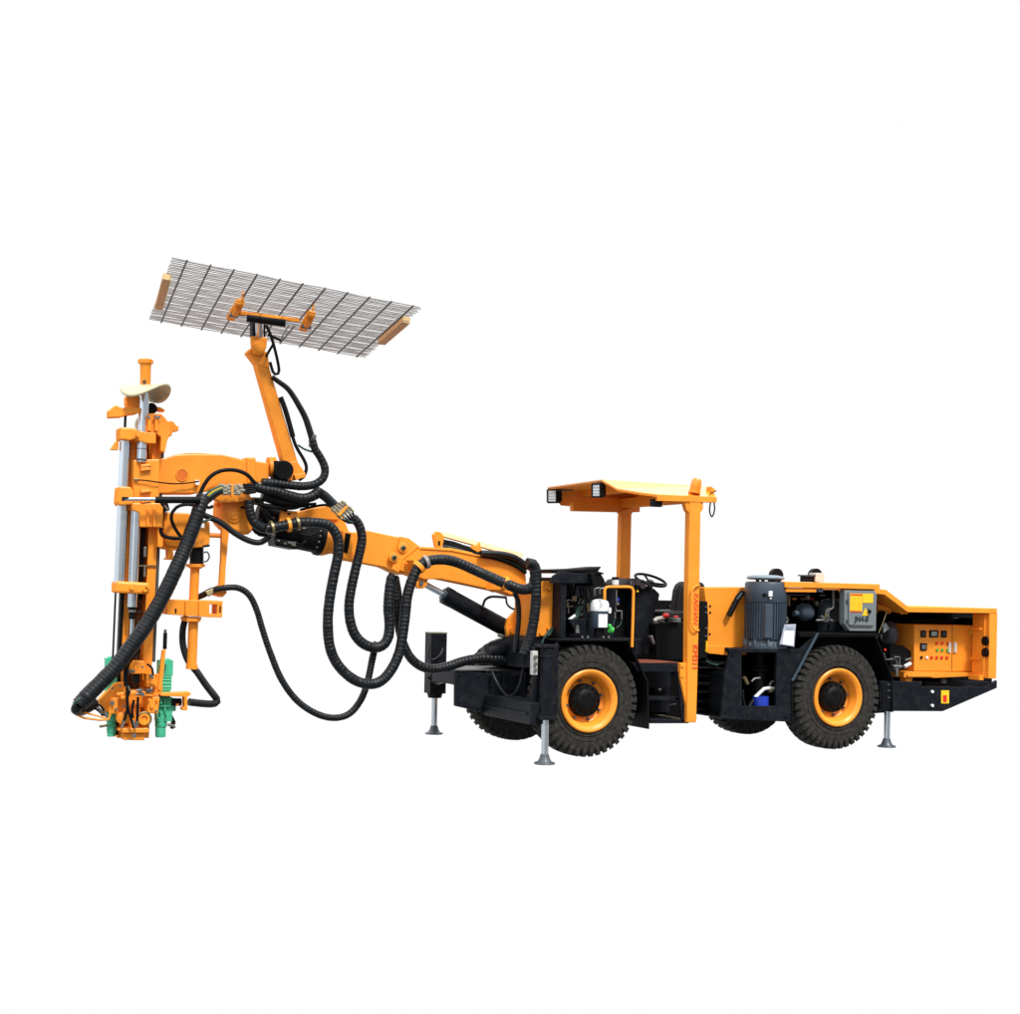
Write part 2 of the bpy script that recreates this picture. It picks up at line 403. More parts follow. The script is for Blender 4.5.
# fittings
for k, pts in enumerate([[(565, 607), (564.5, 602), (568, 600), (572, 600.5)], [(568.5, 613), (568.5, 607), (566, 606.5), (573, 606.5)], [(594.5, 596), (594.5, 589), (598, 588), (600, 588)], [(599.7, 594), (599.7, 589), (604, 588)],
                         [(578, 604), (580, 599), (581, 599)], [(582, 604), (582.5, 600)], [(576, 618), (582.5, 614)]]):
    pipe('pipe_fitting', cab, pts, .9, STL, .3+.02*k)
for q in ((573, 596), (575.3, 596), (587.5, 603), (588, 607), (567.5, 602)):
    a = Y(q[0], q[1], .3); CYL('pipe_fitting', cab, BRS, a, a+V((0, 0, -.05)), .014, n=8)
P('valve_block', cab, BLK, [(570, 597), (581, 597), (581, 606), (570, 606)], .38, .15)
for pts in ([(579.5, 606), (576, 614), (571, 619)], [(582, 606), (579, 613), (575, 619)], [(564.5, 607), (563, 615), (558, 622), (552, 629)], [(560, 624), (551, 629), (545, 637), (542, 643)], [(564, 624), (553, 630), (548, 636)]):
    hose('green_hose', cab, pts, 1.3, .26, wrap=False, material=GRN2)
pipe('hose_sleeve', cab, [(569, 620), (575, 615.5)], 1.6, WHT, .24)
pipe('hose_sleeve', cab, [(556.5, 626), (560.5, 620.5)], 1.4, WHT, .24)
for i in range(9):
    x = 562+i*3.4; hose('inner_hose', cab, [(x, 586), (x+random.uniform(-3, 3), 596), (x+random.uniform(-4, 4), 606), (x+random.uniform(-4, 4), 618)], 1.1, .45, wrap=False, material=BLK)
# grease filter canister
fl = empty('filter_canister', RIG)
c = Y(599.2, 628, .12); r = m(9.4, c)
zz = lambda py: Y(599.2, py, .12).z
obj('bowl', MB().lathe((c.x, .12, 0), (0, 0, 1), [(zz(628), r*.9), (zz(627), r*.97), (zz(611), r*.97)], 28), GRY, fl, 0, True)
obj('cap', MB().lathe((c.x, .12, 0), (0, 0, 1), [(zz(611), r), (zz(609.8), r*1.02), (zz(604), r*1.0), (zz(601), r*.86), (zz(599.4), r*.5), (zz(599.0), 0.01)], 28), WHT, fl, 0, True)
obj('base', MB().cyl((c.x, .12, zz(637)), (c.x, .12, zz(628)), r*.55), BLK, fl, 0, True)
lb = MB()
for i in range(7):
    a0 = -2.15+i*.16; a1 = a0+.16; R = r*.985
    q = [(c.x+R*math.cos(a0), .12+R*math.sin(a0)), (c.x+R*math.cos(a1), .12+R*math.sin(a1))]
    lb.prism([(q[0][0], q[0][1], zz(627)), (q[1][0], q[1][1], zz(627)), (q[1][0], q[1][1], zz(614)), (q[0][0], q[0][1], zz(614))], (0, .003, 0))
obj('paper_label', lb, PAP, fl, 0, False)
BX('port', fl, WHT, 607.5, 607.5, 611.5, 613.5, .12, .03)
CYL('drain_cap', fl, LIME, Y(609.5, 629.5, .02), Y(612.5, 630.5, .02), m(3.4, c), n=18)
obj('drain_cap', MB().sph(Y(609.5, 626, .05), .022).cyl(Y(612.4, 630.4, .02), Y(613.2, 630.6, .02), m(2, c), n=16), LIME, fl, 0, True)
# ------------------------------------------------------------------ grab rail and pipes by the cab
pipe('grab_rail', RIG, [(604.6, 600), (604.8, 590), (606, 587.6), (608.5, 586.9), (629, 586.9), (632, 588), (633.4, 591), (633, 615), (632, 647)], 1.5, OR, -.02)
pf = empty('pressure_pipes', RIG)
for pts, rr in (([(616.5, 590), (616.3, 603)], .9), ([(615, 612), (615, 618.5)], 1.0), ([(616, 611), (621.5, 611), (621.5, 619)], 1.0), ([(615.5, 605), (616, 611)], .7)):
    pipe('steel_pipe', pf, pts, rr, STL, .3)
CYL('blue_cap', pf, BLU, Y(618, 598, .3), Y(618, 601, .3), .014, n=10)
CYL('oil_cup', pf, BLK, Y(615.5, 579.5, .5), Y(615.5, 577, .5), m(3.7, Y(615, 579, .5)))
CYL('glass_bowl', pf, WHT, Y(615.5, 584.8, .5), Y(615.5, 579.6, .5), m(3.3, Y(615, 579, .5)))
CYL('fitting', pf, STL, Y(617.3, 602.5, .29), Y(617.3, 605, .29), .02, n=8)
for pts in ([(615, 619), (613.5, 624), (611, 628)], [(621.5, 620), (620, 625), (616, 628)]): hose('green_hose', pf, pts, .6, .3, wrap=False, material=GRN2)
# ------------------------------------------------------------------ cab
cb = obj('cab_tub', MB().pl([(606, 592), (655, 592), (659, 600.3), (708, 600.8), (708, 662), (606, 662)], 1.5, .04), BLK, RIG, .004)
obj('cab_bulkhead', MB().pl([(606, 590), (634, 590), (634, 660), (606, 640)], .75, .04), BLK, RIG, .004)
fl_ = MB().pl([(632, 662.5), (679, 663.6), (680, 672), (638, 671.5)], .02, 1.2); obj('floor', fl_, NAVY, cb, .003)
fz = Y(655, 662.8, .02).z
obj('floor_mat', MB().box((Y(636, 663, .02).x, .02, fz), (Y(679, 663, .02).x, .9, fz+.006)), RUST, cb, 0)
obj('seat_box', MB().pl([(655.5, 624), (662, 621.8), (684, 622), (684, 660), (657, 660)], .42, .7), BLK, cb, .008)
pipe('armrest', cb, [(654, 621), (657, 618.8), (664, 617.6)], 2.2, mat('grey_lever', (.33, .33, .31), .5), .35)
obj('lever_knob', MB().sph(Y(666, 615.5, .33), .032, 1.2, 1, .75), RED, cb, 0, True)
obj('lever_knob', MB().sph(Y(676, 616.8, .33), .02, 1.5, 1, .6), RED, cb, 0, True)
BX('lever_base', cb, STL, 673, 618, 681, 622.5, .36, .1); BX('lever_base', cb, STL, 662, 621, 665, 622.5, .36, .05)
P('pedal', cb, STL, [(650, 636), (653, 635.5), (655, 643), (654.5, 645)], .4, .05)
for q in [(671, 606), (674.5, 608), (679, 611), (683, 610)]: BX('indicator', cb, STL, q[0]-1, q[1]-.8, q[0]+1, q[1]+.8, 1.45, .02, bevel=0)
# console
cn = empty('steering_console', RIG)
P('column', cn, NAVY, [(636.5, 588), (654.5, 588.5), (660, 594), (658.8, 600.5), (656.5, 606), (651, 634), (650, 655), (635, 655)], .55, .4, bevel=.012)
P('instrument_pod', cn, BLK, [(625.5, 585), (630, 580), (637, 578.4), (645, 580), (655, 588), (636, 592), (628, 590)], .5, .5, bevel=.02)
for q in ((633, 583.5), (638.5, 583), (643, 586)):
    a = Y(q[0], q[1], .48); CYL('gauge', cn, DKG, a, a+V((-.0, .03, 0)), .03, n=18)
for q in ((637.5, 591.5, YEL), (646, 586, STL), (631, 584, STL)): obj('switch', MB().sph(Y(q[0], q[1], .49), .012), q[2], cn, 0, True)
wc = Y(650.6, 580.2, .7); ax = V((.10, -.40, 1)).normalized(); R = .165
e1 = ax.cross(V((0, 1, 0))).normalized(); e2 = ax.cross(e1)
sw = MB().tube([wc+(e1*math.cos(a)+e2*math.sin(a))*R for a in [2*math.pi*i/40 for i in range(40)]], .014, 10, closed=True)
for k in range(3):
    a = 2*math.pi*k/3+.5; sw.tube([wc-ax*.03, wc+(e1*math.cos(a)+e2*math.sin(a))*R], .011, 8)
sw.cyl(wc-ax*.05, wc-ax*.005, .04)
obj('steering_wheel', sw, BLK, cn, 0, True)
CYL('steering_shaft', cn, BLK, wc-ax*.05, wc-ax*.2, .025)
# seat
st = empty('seat', RIG)
P('backrest', st, SEAT, [(677, 601), (678.5, 590), (681, 584), (685, 581.7), (700, 581.5), (704, 583), (706, 586), (705, 601), (704, 622), (675, 622)], .62, .14, bevel=.03)
P('cushion', st, SEAT, [(663, 611), (704, 610), (705, 621), (664, 621)], .5, .45, bevel=.03)
P('seat_support', st, BLK, [(700.5, 601), (707.5, 601.5), (708.5, 622), (707, 657), (699, 659)], .30, .05)
for py in (607, 612.5, 628, 636): BX('hinge', st, STL, 705, py-.5, 708, py+.5, .29, .01, bevel=0)
BX('warning_strip', st, YEL, 706.3, 641, 707.6, 652, .28, .02, bevel=0)
# step
sp = empty('cab_step', RIG)
P('side_plate', sp, NAVY, [(677, 671), (681, 672), (689, 723.5), (682, 723)], .0, .03)
P('tread', sp, NAVY, [(649, 696.8), (684, 697), (684.5, 700.5), (649, 700.5)], .06, .5)
P('tread', sp, NAVY, [(650, 719.3), (688, 719.3), (689, 723.3), (650, 723.5)], .0, .55)
P('rear_wall', sp, PIT, [(640, 672), (684, 672), (688, 722), (650, 722)], .56, .02)
P('tread_mat', sp, BEIGE, [(649, 719.2), (686, 719.0), (686, 718.9), (649, 719.1)], .04, .5, bevel=0)
P('pipe_clamp', sp, BLK, [(655, 688), (667, 688), (667, 694), (655, 694)], .4, .1)
pipe('steel_pipe', sp, [(664, 702), (668, 705), (676, 704)], .9, ROD, .3); CYL('steel_pipe', sp, STL, Y(658, 690, .35), Y(660.5, 690, .35), .018)
# ------------------------------------------------------------------ canopy
ny = -.05
np_ = MB().pl([(689.9, 498), (701, 498), (699.5, 600), (697.6, 680), (696.3, 722.5), (687, 722.5), (688, 600)], ny, .09)
post = obj('canopy_post', np_, OR, RIG, .008)
P('gusset', post, OR, [(683.5, 498), (703.5, 499), (703.2, 509), (699.8, 514), (690.5, 514), (687, 510.5)], ny+.01, .07)
P('foot_bracket', post, OR, [(680.5, 663), (686.5, 663), (688.5, 690), (686, 705), (680.2, 677)], ny+.02, .07)
P('foot_bracket', post, BLK, [(687.5, 717), (697, 716.5), (696, 722), (687.5, 722.5)], ny+.1, .06)
BOLTS('bolt', post, OR, [(682.5, 666), (682.5, 676)], ny+.02, .016, .012, 8)
pipe('grab_handle', post, [(699.3, 585.8, ny+.005), (697, 585.7, ny-.03), (694, 586.8, ny-.035), (692, 590.5, ny-.035), (691.7, 600, ny-.035), (691.3, 622, ny-.035), (692, 626.5, ny-.035), (694, 629.5, ny-.035), (696.8, 630.6, ny-.03), (698.6, 630.4, ny+.005)], 1.05, OR)
down = FACE_Y @ Matrix.Rotation(-math.pi/2, 4, 'Z')
a = Y(694.9, 657.2, ny-.004); text('lettering', post, 'KM311', REDT, a, .090, down, sx=.96, bold=.013)
a = Y(696.0, 608.6, ny-.004); text('lettering', post, 'KAISHAN', REDT, a, .075, down, shear=.25, sx=.98)
fy = 1.4
P('canopy_post', RIG, OR, [(621.5, 515), (631.7, 515), (630.3, 583), (629, 600), (619.5, 600)], fy, .09, bevel=.008)
# far post boot visible under the rail
P('post_bracket', RIG, OR, [(624.5, 588), (628.5, 588), (628, 598), (624, 598)], .9, .04)
rf = empty('canopy_roof', RIG)
A = V((.215, .25, 2.70)); Fp = V((.215, 1.45, 2.685))
Bn = V((1.46, .25, 2.688)); Bf = V((1.46, 1.45, 2.67))
Dn = Y(657.3, 494.4, -.05); Cn = Y(716.5, 496.8, -.05); E1 = Y(617, 488.4, .12); E2 = Y(640, 492.2, .0)
ms = lambda p: V((p.x, 1.7-p.y, p.z))
Df, Cf, E1f, E2f = Y(573, 504.5, 1.72), ms(Cn), Y(560.5, 503.3, 1.6), ms(E2)
E1f = Y(560.5, 503.3, 1.62); E2f = Y(568, 504.0, 1.70)
roof = MB(); th = V((0, 0, -.014))
def sheet(mb, pts):                        # plate as a fan round its last corner, so that stacked plates fold alike
    a_ = [mb.bm.verts.new(p_) for p_ in pts]; b_ = [mb.bm.verts.new(p_+th) for p_ in pts]; n_ = len(pts)
    for i_ in range(n_-2):
        mb.bm.faces.new((a_[-1], a_[i_], a_[i_+1])); mb.bm.faces.new((b_[-1], b_[i_+1], b_[i_]))
    for i_ in range(n_): mb.bm.faces.new((a_[i_], b_[i_], b_[(i_+1) % n_], a_[(i_+1) % n_]))
sheet(roof, [A, Bn, Bf, Fp])
w1 = MB(); sheet(w1, [A, E1, E2, Dn, Cn, Bn]); 
w2 = MB(); sheet(w2, [Fp, E1f, E2f, Cf, Bf])
obj('roof_plate', roof, ORG, rf, 0); obj('roof_wing', w1, ORG, rf, 0); obj('roof_wing', w2, ORG, rf, 0)
th = V((0, 0, -.006)); dn = V((.0, 0, -.019))
def matte_sheet(name, pts):  # added matte sheet under the roof, keeps pale glare off its underside
    c_ = V((0, 0, 0))
    for p_ in pts: c_ += p_/len(pts)
    mb_ = MB(); sheet(mb_, [p_.lerp(c_, .012)+dn for p_ in pts]); obj(name, mb_, OR, rf, 0)
matte_sheet('roof_matte_sheet', [A, Bn, Bf, Fp]); matte_sheet('roof_matte_sheet', [A, E1, E2, Dn, Cn, Bn]); matte_sheet('roof_matte_sheet', [Fp, E1f, E2f, Cf, Bf])
# front hood plate closing under the front edge
P('edge_beam', rf, OR, [(657.3, 494.6), (717, 496.9), (716.8, 502.6), (657.3, 500.9)], -.055, .05, bevel=.004)
P('side_beam', rf, OR, [(573.2, 501), (640, 497), (640, 512), (625, 512.3), (573.2, 511)], 1.42, .08)
P('gusset', rf, OR, [(618.5, 512), (638, 505), (638.5, 508), (633, 512), (631, 516), (621, 516)], 1.39, .05)
obj('cross_beam', MB().box((1.08, .0, 2.50), (1.19, 1.5, 2.60)), OR, rf, .005)
obj('roof_rib', MB().box((.6, .25, 2.60), (.66, 1.45, 2.675)), OR, rf, .004)
def lamp(px0, py0, px1, py1, y):
    c = Y((px0+px1)/2, (py0+py1)/2, y); n_ = V((-.86, -.50, -.06)).normalized(); t_ = V((.50, -.86, 0)).normalized(); u_ = t_.cross(n_); u_ = u_ if u_.z > 0 else -u_
    hw = m((px1-px0)/2, c)*.92; hh = m((py1-py0)/2, c)
    fr_ = lambda w_, h_, o_: [c-t_*w_-u_*h_+n_*o_, c+t_*w_-u_*h_+n_*o_, c+t_*w_+u_*h_+n_*o_, c-t_*w_+u_*h_+n_*o_]
    root = obj('work_light', MB().prism(fr_(hw, hh, 0), -n_*.07), BLK, RIG, .008)
    obj('lamp_back', MB().prism(fr_(hw*.7, hh*.75, -.071), -n_*.05), BLK, root, .006)
    obj('lens', MB().prism(fr_(hw*.74, hh*.76, .004), -n_*.006), GLS, root, .002)
    bz = MB()
    for a_, b_ in ((0, 1), (1, 2), (2, 3), (3, 0)):
        q_ = fr_(hw*.87, hh*.88, .006); bz.bar(q_[a_], q_[b_], .012, .016, n_)
    obj('lens_bezel', bz, BLK, root, .002)
    gr = MB()
    for k in (-.5, 0, .5):
        q_ = [c-t_*hw*.74+u_*hh*k*.8+n_*.007, c+t_*hw*.74+u_*hh*k*.8+n_*.007]; gr.bar(q_[0], q_[1], .004, .004, n_)
    obj('lens_grille', gr, mat('lens_ridge', (.35, .37, .4), .4), root, 0)
    return root
lamp(545.5, 488.8, 559, 503.3, 1.42); lamp(590.5, 483, 602.5, 497.8, .30)
pipe('lamp_bracket', rf, [(556, 490, 1.35), (572, 490, 1.0)], .8, BLK)
bc = empty('beacon', RIG)
a = Y(694.5, 492.5, -.0); ax2 = V((.20, 0, 1)).normalized()
obj('beacon_base', MB().lathe(a-ax2*.01, ax2, [(0, .06), (.03, .06), (.035, .05)], 24), AMB, bc, 0, True)
obj('beacon_lens', MB().lathe(a+ax2*.022, ax2, [(0, .052), (.03, .056), (.09, .052), (.115, .04), (.125, .015)], 24), AMB, bc, 0, True)
BX('junction_block', rf, BLK, 653.3, 499, 662.5, 506.8, -.02, .07)
pipe('strap_loop', rf, [(710.5, 502), (709.6, 510), (711, 516), (713, 515.5), (714.6, 509), (714, 502)], .75, BLK, .0, True)
P('tail_fin', rf, OR, [(711.5, 486.5), (717.5, 491.5), (711.5, 492)], .05, .1, bevel=.002)
pipe('tail_cable', rf, [(716, 491, .02), (710, 494, .0), (710, 500, .0)], .5, BLK)
# ------------------------------------------------------------------ rear frame: hood, hinge, motor cage
hd = P('engine_hood', RIG, OR, [(704, 587.3), (746, 587.2), (747, 655), (729, 654.5), (708, 652), (706.8, 610)], .42, .36, bevel=.01)
P('hood_flange', hd, OR, [(707.5, 645.5), (733, 647), (731, 655), (728.5, 655.5), (708, 653.4)], .38, .05)
pipe('exhaust_slot', hd, [(729, 615.5), (732, 609.5), (738, 597.5), (743, 592)], 3.0, BLK, .36)
pipe('slot_rim', hd, [(737, 599.5), (742.5, 593)], 1.0, GRY, .33)
BOLTS('hood_bolt', hd, BLK, [(710, 606), (710, 612.5), (709.5, 634)], .42, .011, .01, 8)
hg = obj('articulation_joint', MB().pl([(695, 650), (729, 651), (731, 657), (727, 717.5), (700, 713.5), (695, 712)], .6, .6), PIT, RIG, .01)
for py in (666, 674, 682, 690.5, 700, 708): P('hinge_plate', hg, BLK, [(697, py), (726, py+1.2), (726, py+4.2), (697, py+3)], .42, .5)
for pts in ([(700, 661), (708, 665), (718, 664.5), (727, 662)], [(703, 656), (712, 662), (724, 663)], [(699, 668), (712, 668), (725, 670)]): hose('hose', hg, pts, 1.1, .36, wrap=False, material=BLK)
hose('green_hose', hg, [(706, 661), (712, 664), (718, 665)], 1.0, .33, wrap=False, material=GRN2)
cg = obj('motor_cage', MB().pl([(730.5, 650), (741.5, 650), (742.3, 718.5), (721.5, 717.5), (722.5, 700), (724.5, 676)], -.0, .04)
         .pl([(776.7, 650), (799, 650), (817, 633.5), (819, 636), (793, 682), (792, 722), (776, 721)], -.0, .04)
         .pl([(741.5, 706), (776.6, 706), (776.2, 721), (742.3, 718.5)], -.004, .04)
         .pl([(729, 648.8), (800, 648.8), (800, 652.5), (729, 652.5)], -.005, .06).pl([(742, 648.8), (800, 648.8), (800, 652.5), (742, 652.5)], .055, .5)
         .pl([(722, 716.5), (791, 720), (791, 722), (722, 718.4)], -.002, .62)
         .pl([(730.5, 652), (741, 652), (741, 716), (722, 716)], .58, .03), NAVY, RIG, .004)
BOLTS('plate_bolt', cg, NAVY, [(733, 655), (729, 690), (726, 712), (748, 714), (768, 716), (786, 717), (784, 690), (784, 662)], -.004, .013, .012, 6)
obj('inner_wall', MB().pl([(722, 652), (792, 652), (792, 718), (722, 718)], .62, .03), PIT, cg, 0)
P('front_flange', cg, NAVY, [(723, 672), (726.5, 672), (726, 716), (722, 716)], .2, .35)
pm = empty('hydraulic_pump', RIG)
a = Y(760.5, 655, .28)
zq = lambda py: Y(760.5, py, .28).z
obj('pump_body', MB().lathe((a.x, .28, 0), (0, 0, 1), [(zq(704), .07), (zq(690), .08), (zq(682), .08), (zq(681), .07), (zq(672), .07), (zq(671), .105), (zq(669), .105), (zq(668), .09), (zq(660), .055), (zq(652), .06)], 28), BLK, pm, 0, True)
pipe('suction_pipe', pm, [(755, 697.5), (760, 692.5), (764, 688.8), (768, 688.3), (776, 688.8)], 1.9, mat('white_pipe', (.6, .63, .62), .35), .1)
pipe('return_pipe', pm, [(770, 690), (770, 684), (772, 681.5), (777, 681)], 1.2, STL, .12)
pipe('return_pipe', pm, [(751.5, 681.5), (754.5, 678.5), (760, 678)], 1.1, STL, .14)
CYL('pipe_fitting', pm, BRS, Y(744, 677, .12), Y(747.5, 684, .12), .02, n=8)
CYL('pipe_fitting', pm, BRS, Y(769, 690.5, .09), Y(772, 690.5, .09), .024, n=8)
CYL('blue_filter', pm, BLU, Y(760.5, 707, .1), Y(760.5, 696.5, .1), .083, n=24)
hose('hose', pm, [(743, 690), (743.5, 700), (745, 706)], 1.0, .1, wrap=False)
hose('hose', pm, [(756, 697), (752, 702), (749, 707)], 1.8, .11, wrap=False)
# ------------------------------------------------------------------ motor
mo = empty('electric_motor', RIG)
a = Y(765, 640, .22); mx = a.x; R = m(20.6, a)
zm = lambda py: Y(765, py, .22).z
body = MB().cyl((mx, .22, zm(640)), (mx, .22, zm(602)), R*.93, n=48)
for i in range(44):
    t = 2*math.pi*i/44; ct, s_ = math.cos(t), math.sin(t)
    body.bar((mx+ct*R*.965, .22+s_*R*.965, zm(638.5)), (mx+ct*R*.965, .22+s_*R*.965, zm(602.5)), .010, R*.09, (ct, s_, 0))
obj('finned_body', body, GRY, mo, 0, False)
obj('fan_cowl', MB().lathe((mx, .22, 0), (0, 0, 1), [(zm(602.3), R*1.0), (zm(601.5), R*1.025), (zm(584), R*1.025), (zm(582.2), R*.98), (zm(581.8), R*.8), (zm(581.7), .01)], 56), GRY, mo, 0, True)
obj('rain_cap', MB().lathe((mx-.01, .22, 0), (0, 0, 1), [(zm(580), R*.4), (zm(579.6), R*.85), (zm(578), R*.93), (zm(576.3), R*.86), (zm(575.2), R*.55), (zm(574.8), .01)], 48), mat('pale_grey_cap', (.16, .21, .25), .4), mo, 0, True)
for k in range(4):
    t = k*math.pi/2+.6; CYL('cap_stud', mo, BRS, (mx+math.cos(t)*R*.45, .22+math.sin(t)*R*.45, zm(582)), (mx+math.cos(t)*R*.45, .22+math.sin(t)*R*.45, zm(578.5)), .02, n=8)
obj('mounting_flange', MB().lathe((mx, .22, 0), (0, 0, 1), [(zm(648.6), R*1.06), (zm(645.5), R*1.06), (zm(644.8), R*.98), (zm(640), R*.9), (zm(638.8), R*.98)], 48), GRY, mo, 0, True)
LMG = mat('light_motor_grey', (.11, .14, .17), .4)
for k in range(10):
    t = 2*math.pi*k/10+.2; q = V((mx+math.cos(t)*R*1.0, .22+math.sin(t)*R*1.0, zm(645.5))); obj('flange_bolt', MB().cyl(q, q+V((0, 0, .035)), .013, n=6), LMG, mo, 0)
    obj('flange_rib', MB().bar(V((mx+math.cos(t+.3)*R*.95, .22+math.sin(t+.3)*R*.95, zm(645))), V((mx+math.cos(t+.3)*R*.95, .22+math.sin(t+.3)*R*.95, zm(639))), .012, .05, (math.cos(t+.3), math.sin(t+.3), 0)), LMG, mo, 0)
BX('terminal_strip', mo, GRY, 765.5, 604, 772.5, 638, .22-R*1.02, .04, bevel=.004)
BX('nameplate', mo, WHT, 769, 591, 772.6, 596.3, .22-R*1.03, .01, bevel=0)
BX('nameplate', mo, WHT, 770.3, 597.6, 771.6, 599, .22-R*1.03, .01, bevel=0)
CYL('cowl_plug', mo, BLK, Y(763.7, 595.3, .22-R*1.0), Y(763.7, 595.3, .22-R*1.0)-V((0, .02, 0)), .022, n=16)
P('red_mark', mo, RED, [(779, 586.9), (782, 585.6), (782, 586.4), (785.6, 586.6), (785.6, 587.8), (782, 587.6), (782, 588.4)], .22-R*.78, .01, bevel=0)
eb = MB(); q = Y(785.3, 620, .22-R*.55)
eb.tube([q+V((.03*math.cos(t), 0, .03*math.sin(t))) for t in [i*math.pi/8 for i in range(16)]], .010, 8, closed=True)
obj('lifting_eye', eb, STL, mo, 0, True)
# document bag hanging on the motor (a thing of its own)
bag = obj('document_bag', MB().pl([(784.7, 624.5), (796, 624.2), (794.3, 647), (780, 644.3)], -.055, .012), mat('clear_film', (.42, .46, .55), .25, noise=.2, nscale=15), None, .003)
bag['label'] = 'clear plastic bag holding white papers hung on the grey electric motor'; bag['category'] = 'document bag'
P('paper_sheet', bag, PAP, [(784.3, 631.2), (794.3, 631), (793.2, 645.7), (782.6, 644.2)], -.060, .004, bevel=0)
P('header_card', bag, mat('blue_grey_print', (.3, .36, .47), .5), [(787, 626), (793, 626), (793, 629), (786.5, 629)], -.060, .004, bevel=0)
# ------------------------------------------------------------------ rear mudguard
sh = px3([(791.7, 722), (791.7, 680), (817, 633), (875.5, 634), (893, 677), (893.5, 712)], -.012)
g = MB().strip(sh, .016, -.012, .40).pl([(793, 720), (793, 681), (818, 635), (875, 635), (892, 678), (892.5, 712)], .335, .03)
obj('mudguard', g, BLK, RIG, .003)
P('mudguard_trim', RIG, GRY, [(817, 633), (819, 633.5), (793.8, 681), (791.5, 680.5)], -.022, .01, bevel=.001)
# ------------------------------------------------------------------ rear body
rb = obj('rear_body', MB().pl([(745, 590), (880, 590), (880, 634), (745, 650)], .62, .8).pl([(800, 632.5), (880, 633), (880, 637), (800, 637)], -.005, .6), PIT, RIG, .004)
P('deck_rail', rb, OR, [(785, 581.6), (880, 584.2), (880, 589.6), (818, 588), (785, 587.6)], -.0, .60, bevel=.006)
P('lower_rail', rb, OR, [(786, 587.8), (816.5, 588.2), (816.5, 592.4), (786, 592)], .02, .06)
P('rail_bracket', rb, GRY, [(817, 588.5), (823.5, 588.6), (823, 592.5), (818, 592)], .02, .04)
for cx_, w_, top in ((776, 7, 568.2), (815, 7, 567.3)):
    q = Y(cx_, 575.5, .75); CYL('breather_cap', rb, BLK, q+V((0, -.03, 0)), q+V((0, .03, 0)), m(w_, q), n=28)
BX('white_box', rb, mat('off_white_box', (.52, .50, .47), .5), 815.5, 573, 824.5, 582, .5, .12); BX('fuse_box', rb, BLK, 806.5, 576, 815.3, 582, .52, .12)
BX('fuse_box_lid', rb, GRY, 806, 575, 816, 576.3, .5, .15, bevel=0)
ac = Y(804.6, 612.5, .28); obj('accumulator', MB().sph(ac, m(9.6, ac), 1.05, 1, .95, 28), GRY, rb, 0, True)
CYL('accumulator_valve', rb, GRY, Y(797.5, 613.5, .18), Y(793.8, 613.5, .18), .032)
obj('oil_tank', MB().lathe(Y(827, 632, .4), (0, 0, 1), [(0, .10), (.02, .105), (.28, .105), (.34, .07), (.36, .01)], 28), GRY, rb, 0, True)
obj('silver_tank', MB().lathe(Y(840, 632, .42), (0, 0, 1), [(0, .06), (.36, .06)], 24), mat('dull_alloy', (.3, .32, .34), .45, metal=.6), rb, 0, True)
pipe('steel_pipe', rb, [(833.5, 590), (833.5, 606), (831.5, 608.5), (828, 609), (826.3, 611), (826.2, 616)], 1.6, STL, .2)
pipe('steel_pipe', rb, [(828.2, 616), (828.4, 611), (834, 607)], .8, STL, .16)
CYL('pipe_fitting', rb, BRS, Y(826, 614, .19), Y(826, 617, .19), .024, n=10)
obj('valve_cluster', MB().bx(823.5, 615.5, 830, 622, .2, .1).cyl(Y(816, 620.5, .18), Y(824, 620, .18), .014, n=8).cyl(Y(821, 616, .18), Y(825, 619, .18), .013, n=8).cyl(Y(830, 620, .17), Y(834, 621.5, .17), .016, n=8), STL, rb, .003, True)
for q in ((816.5, 601, 819, 606), (788.5, 595, 790.5, 606), (807.5, 595, 810, 600), (822, 594.5, 826, 596.5)): BX('fitting', rb, STL if q[0] > 800 else BRS, *q, .3, .05)
for i in range(7):
    x = 788+i*7; hose('hose', rb, [(x, 593), (x+2, 598), (x+5, 601+random.random()*4), (x+9, 606+random.random()*6)], .9, .45, wrap=False, material=BLK)
for x, c_ in ((795, OR), (803, BRS), (812, RED)): BX('fitting', rb, c_, x-1.5, 598, x+1.5, 600, .42, .03, bevel=0)
pipe('steel_pipe', rb, [(791, 594.5), (800, 595.5), (806, 594)], .7, STL, .35)
P('inner_bracket', rb, NAVY, [(831, 623), (842, 621), (850, 631.5), (829, 631)], .15, .05)
# junction box
jb = P('junction_box', RIG, BOXG, [(844.6, 590.2), (877, 590.9), (876, 631.2), (850, 631), (844.6, 624)], .0, .09, bevel=.006)
P('box_door', jb, BOXG, [(848.5, 592.3), (875, 592.8), (874.3, 625.6), (849.2, 625)], -.018, .016, bevel=.003)
P('door_shadow_strip', jb, mat('door_shadow_paint', (.06, .07, .08), .6), [(849.3, 625.5), (873, 626), (871.5, 627.2), (850, 626.8)], -.012, .01, bevel=0)  # dark strip paints the shadow below the door
ws = P('warning_notice', jb, YEL, [(850.3, 593.4), (862.4, 593.6), (862.2, 612.4), (850, 612)], -.022, .003, bevel=0)
P('notice_heading', jb, RED, [(850.8, 594), (862, 594.2), (862, 595.6), (850.8, 595.4)], -.024, .003, bevel=0)
P('notice_footing', jb, RED, [(850.4, 610.6), (861.8, 611), (861.8, 612.1), (850.4, 611.8)], -.024, .003, bevel=0)
nl = MB()
for i in range(7):
    for x0, x1 in ((851.2, 856), (857, 861.6)): nl.pl([(x0, 597+i*1.9), (x1-random.random(), 597+i*1.9), (x1-.5, 597.5+i*1.9), (x0, 597.5+i*1.9)], -.023, .002)
obj('notice_lines', nl, mat('faded_print', (.62, .36, .01), .6), jb, 0)
P('warning_notice', jb, YEL, [(862.8, 593.5), (873.2, 593.8), (873, 603), (862.8, 602.8)], -.022, .003, bevel=0)
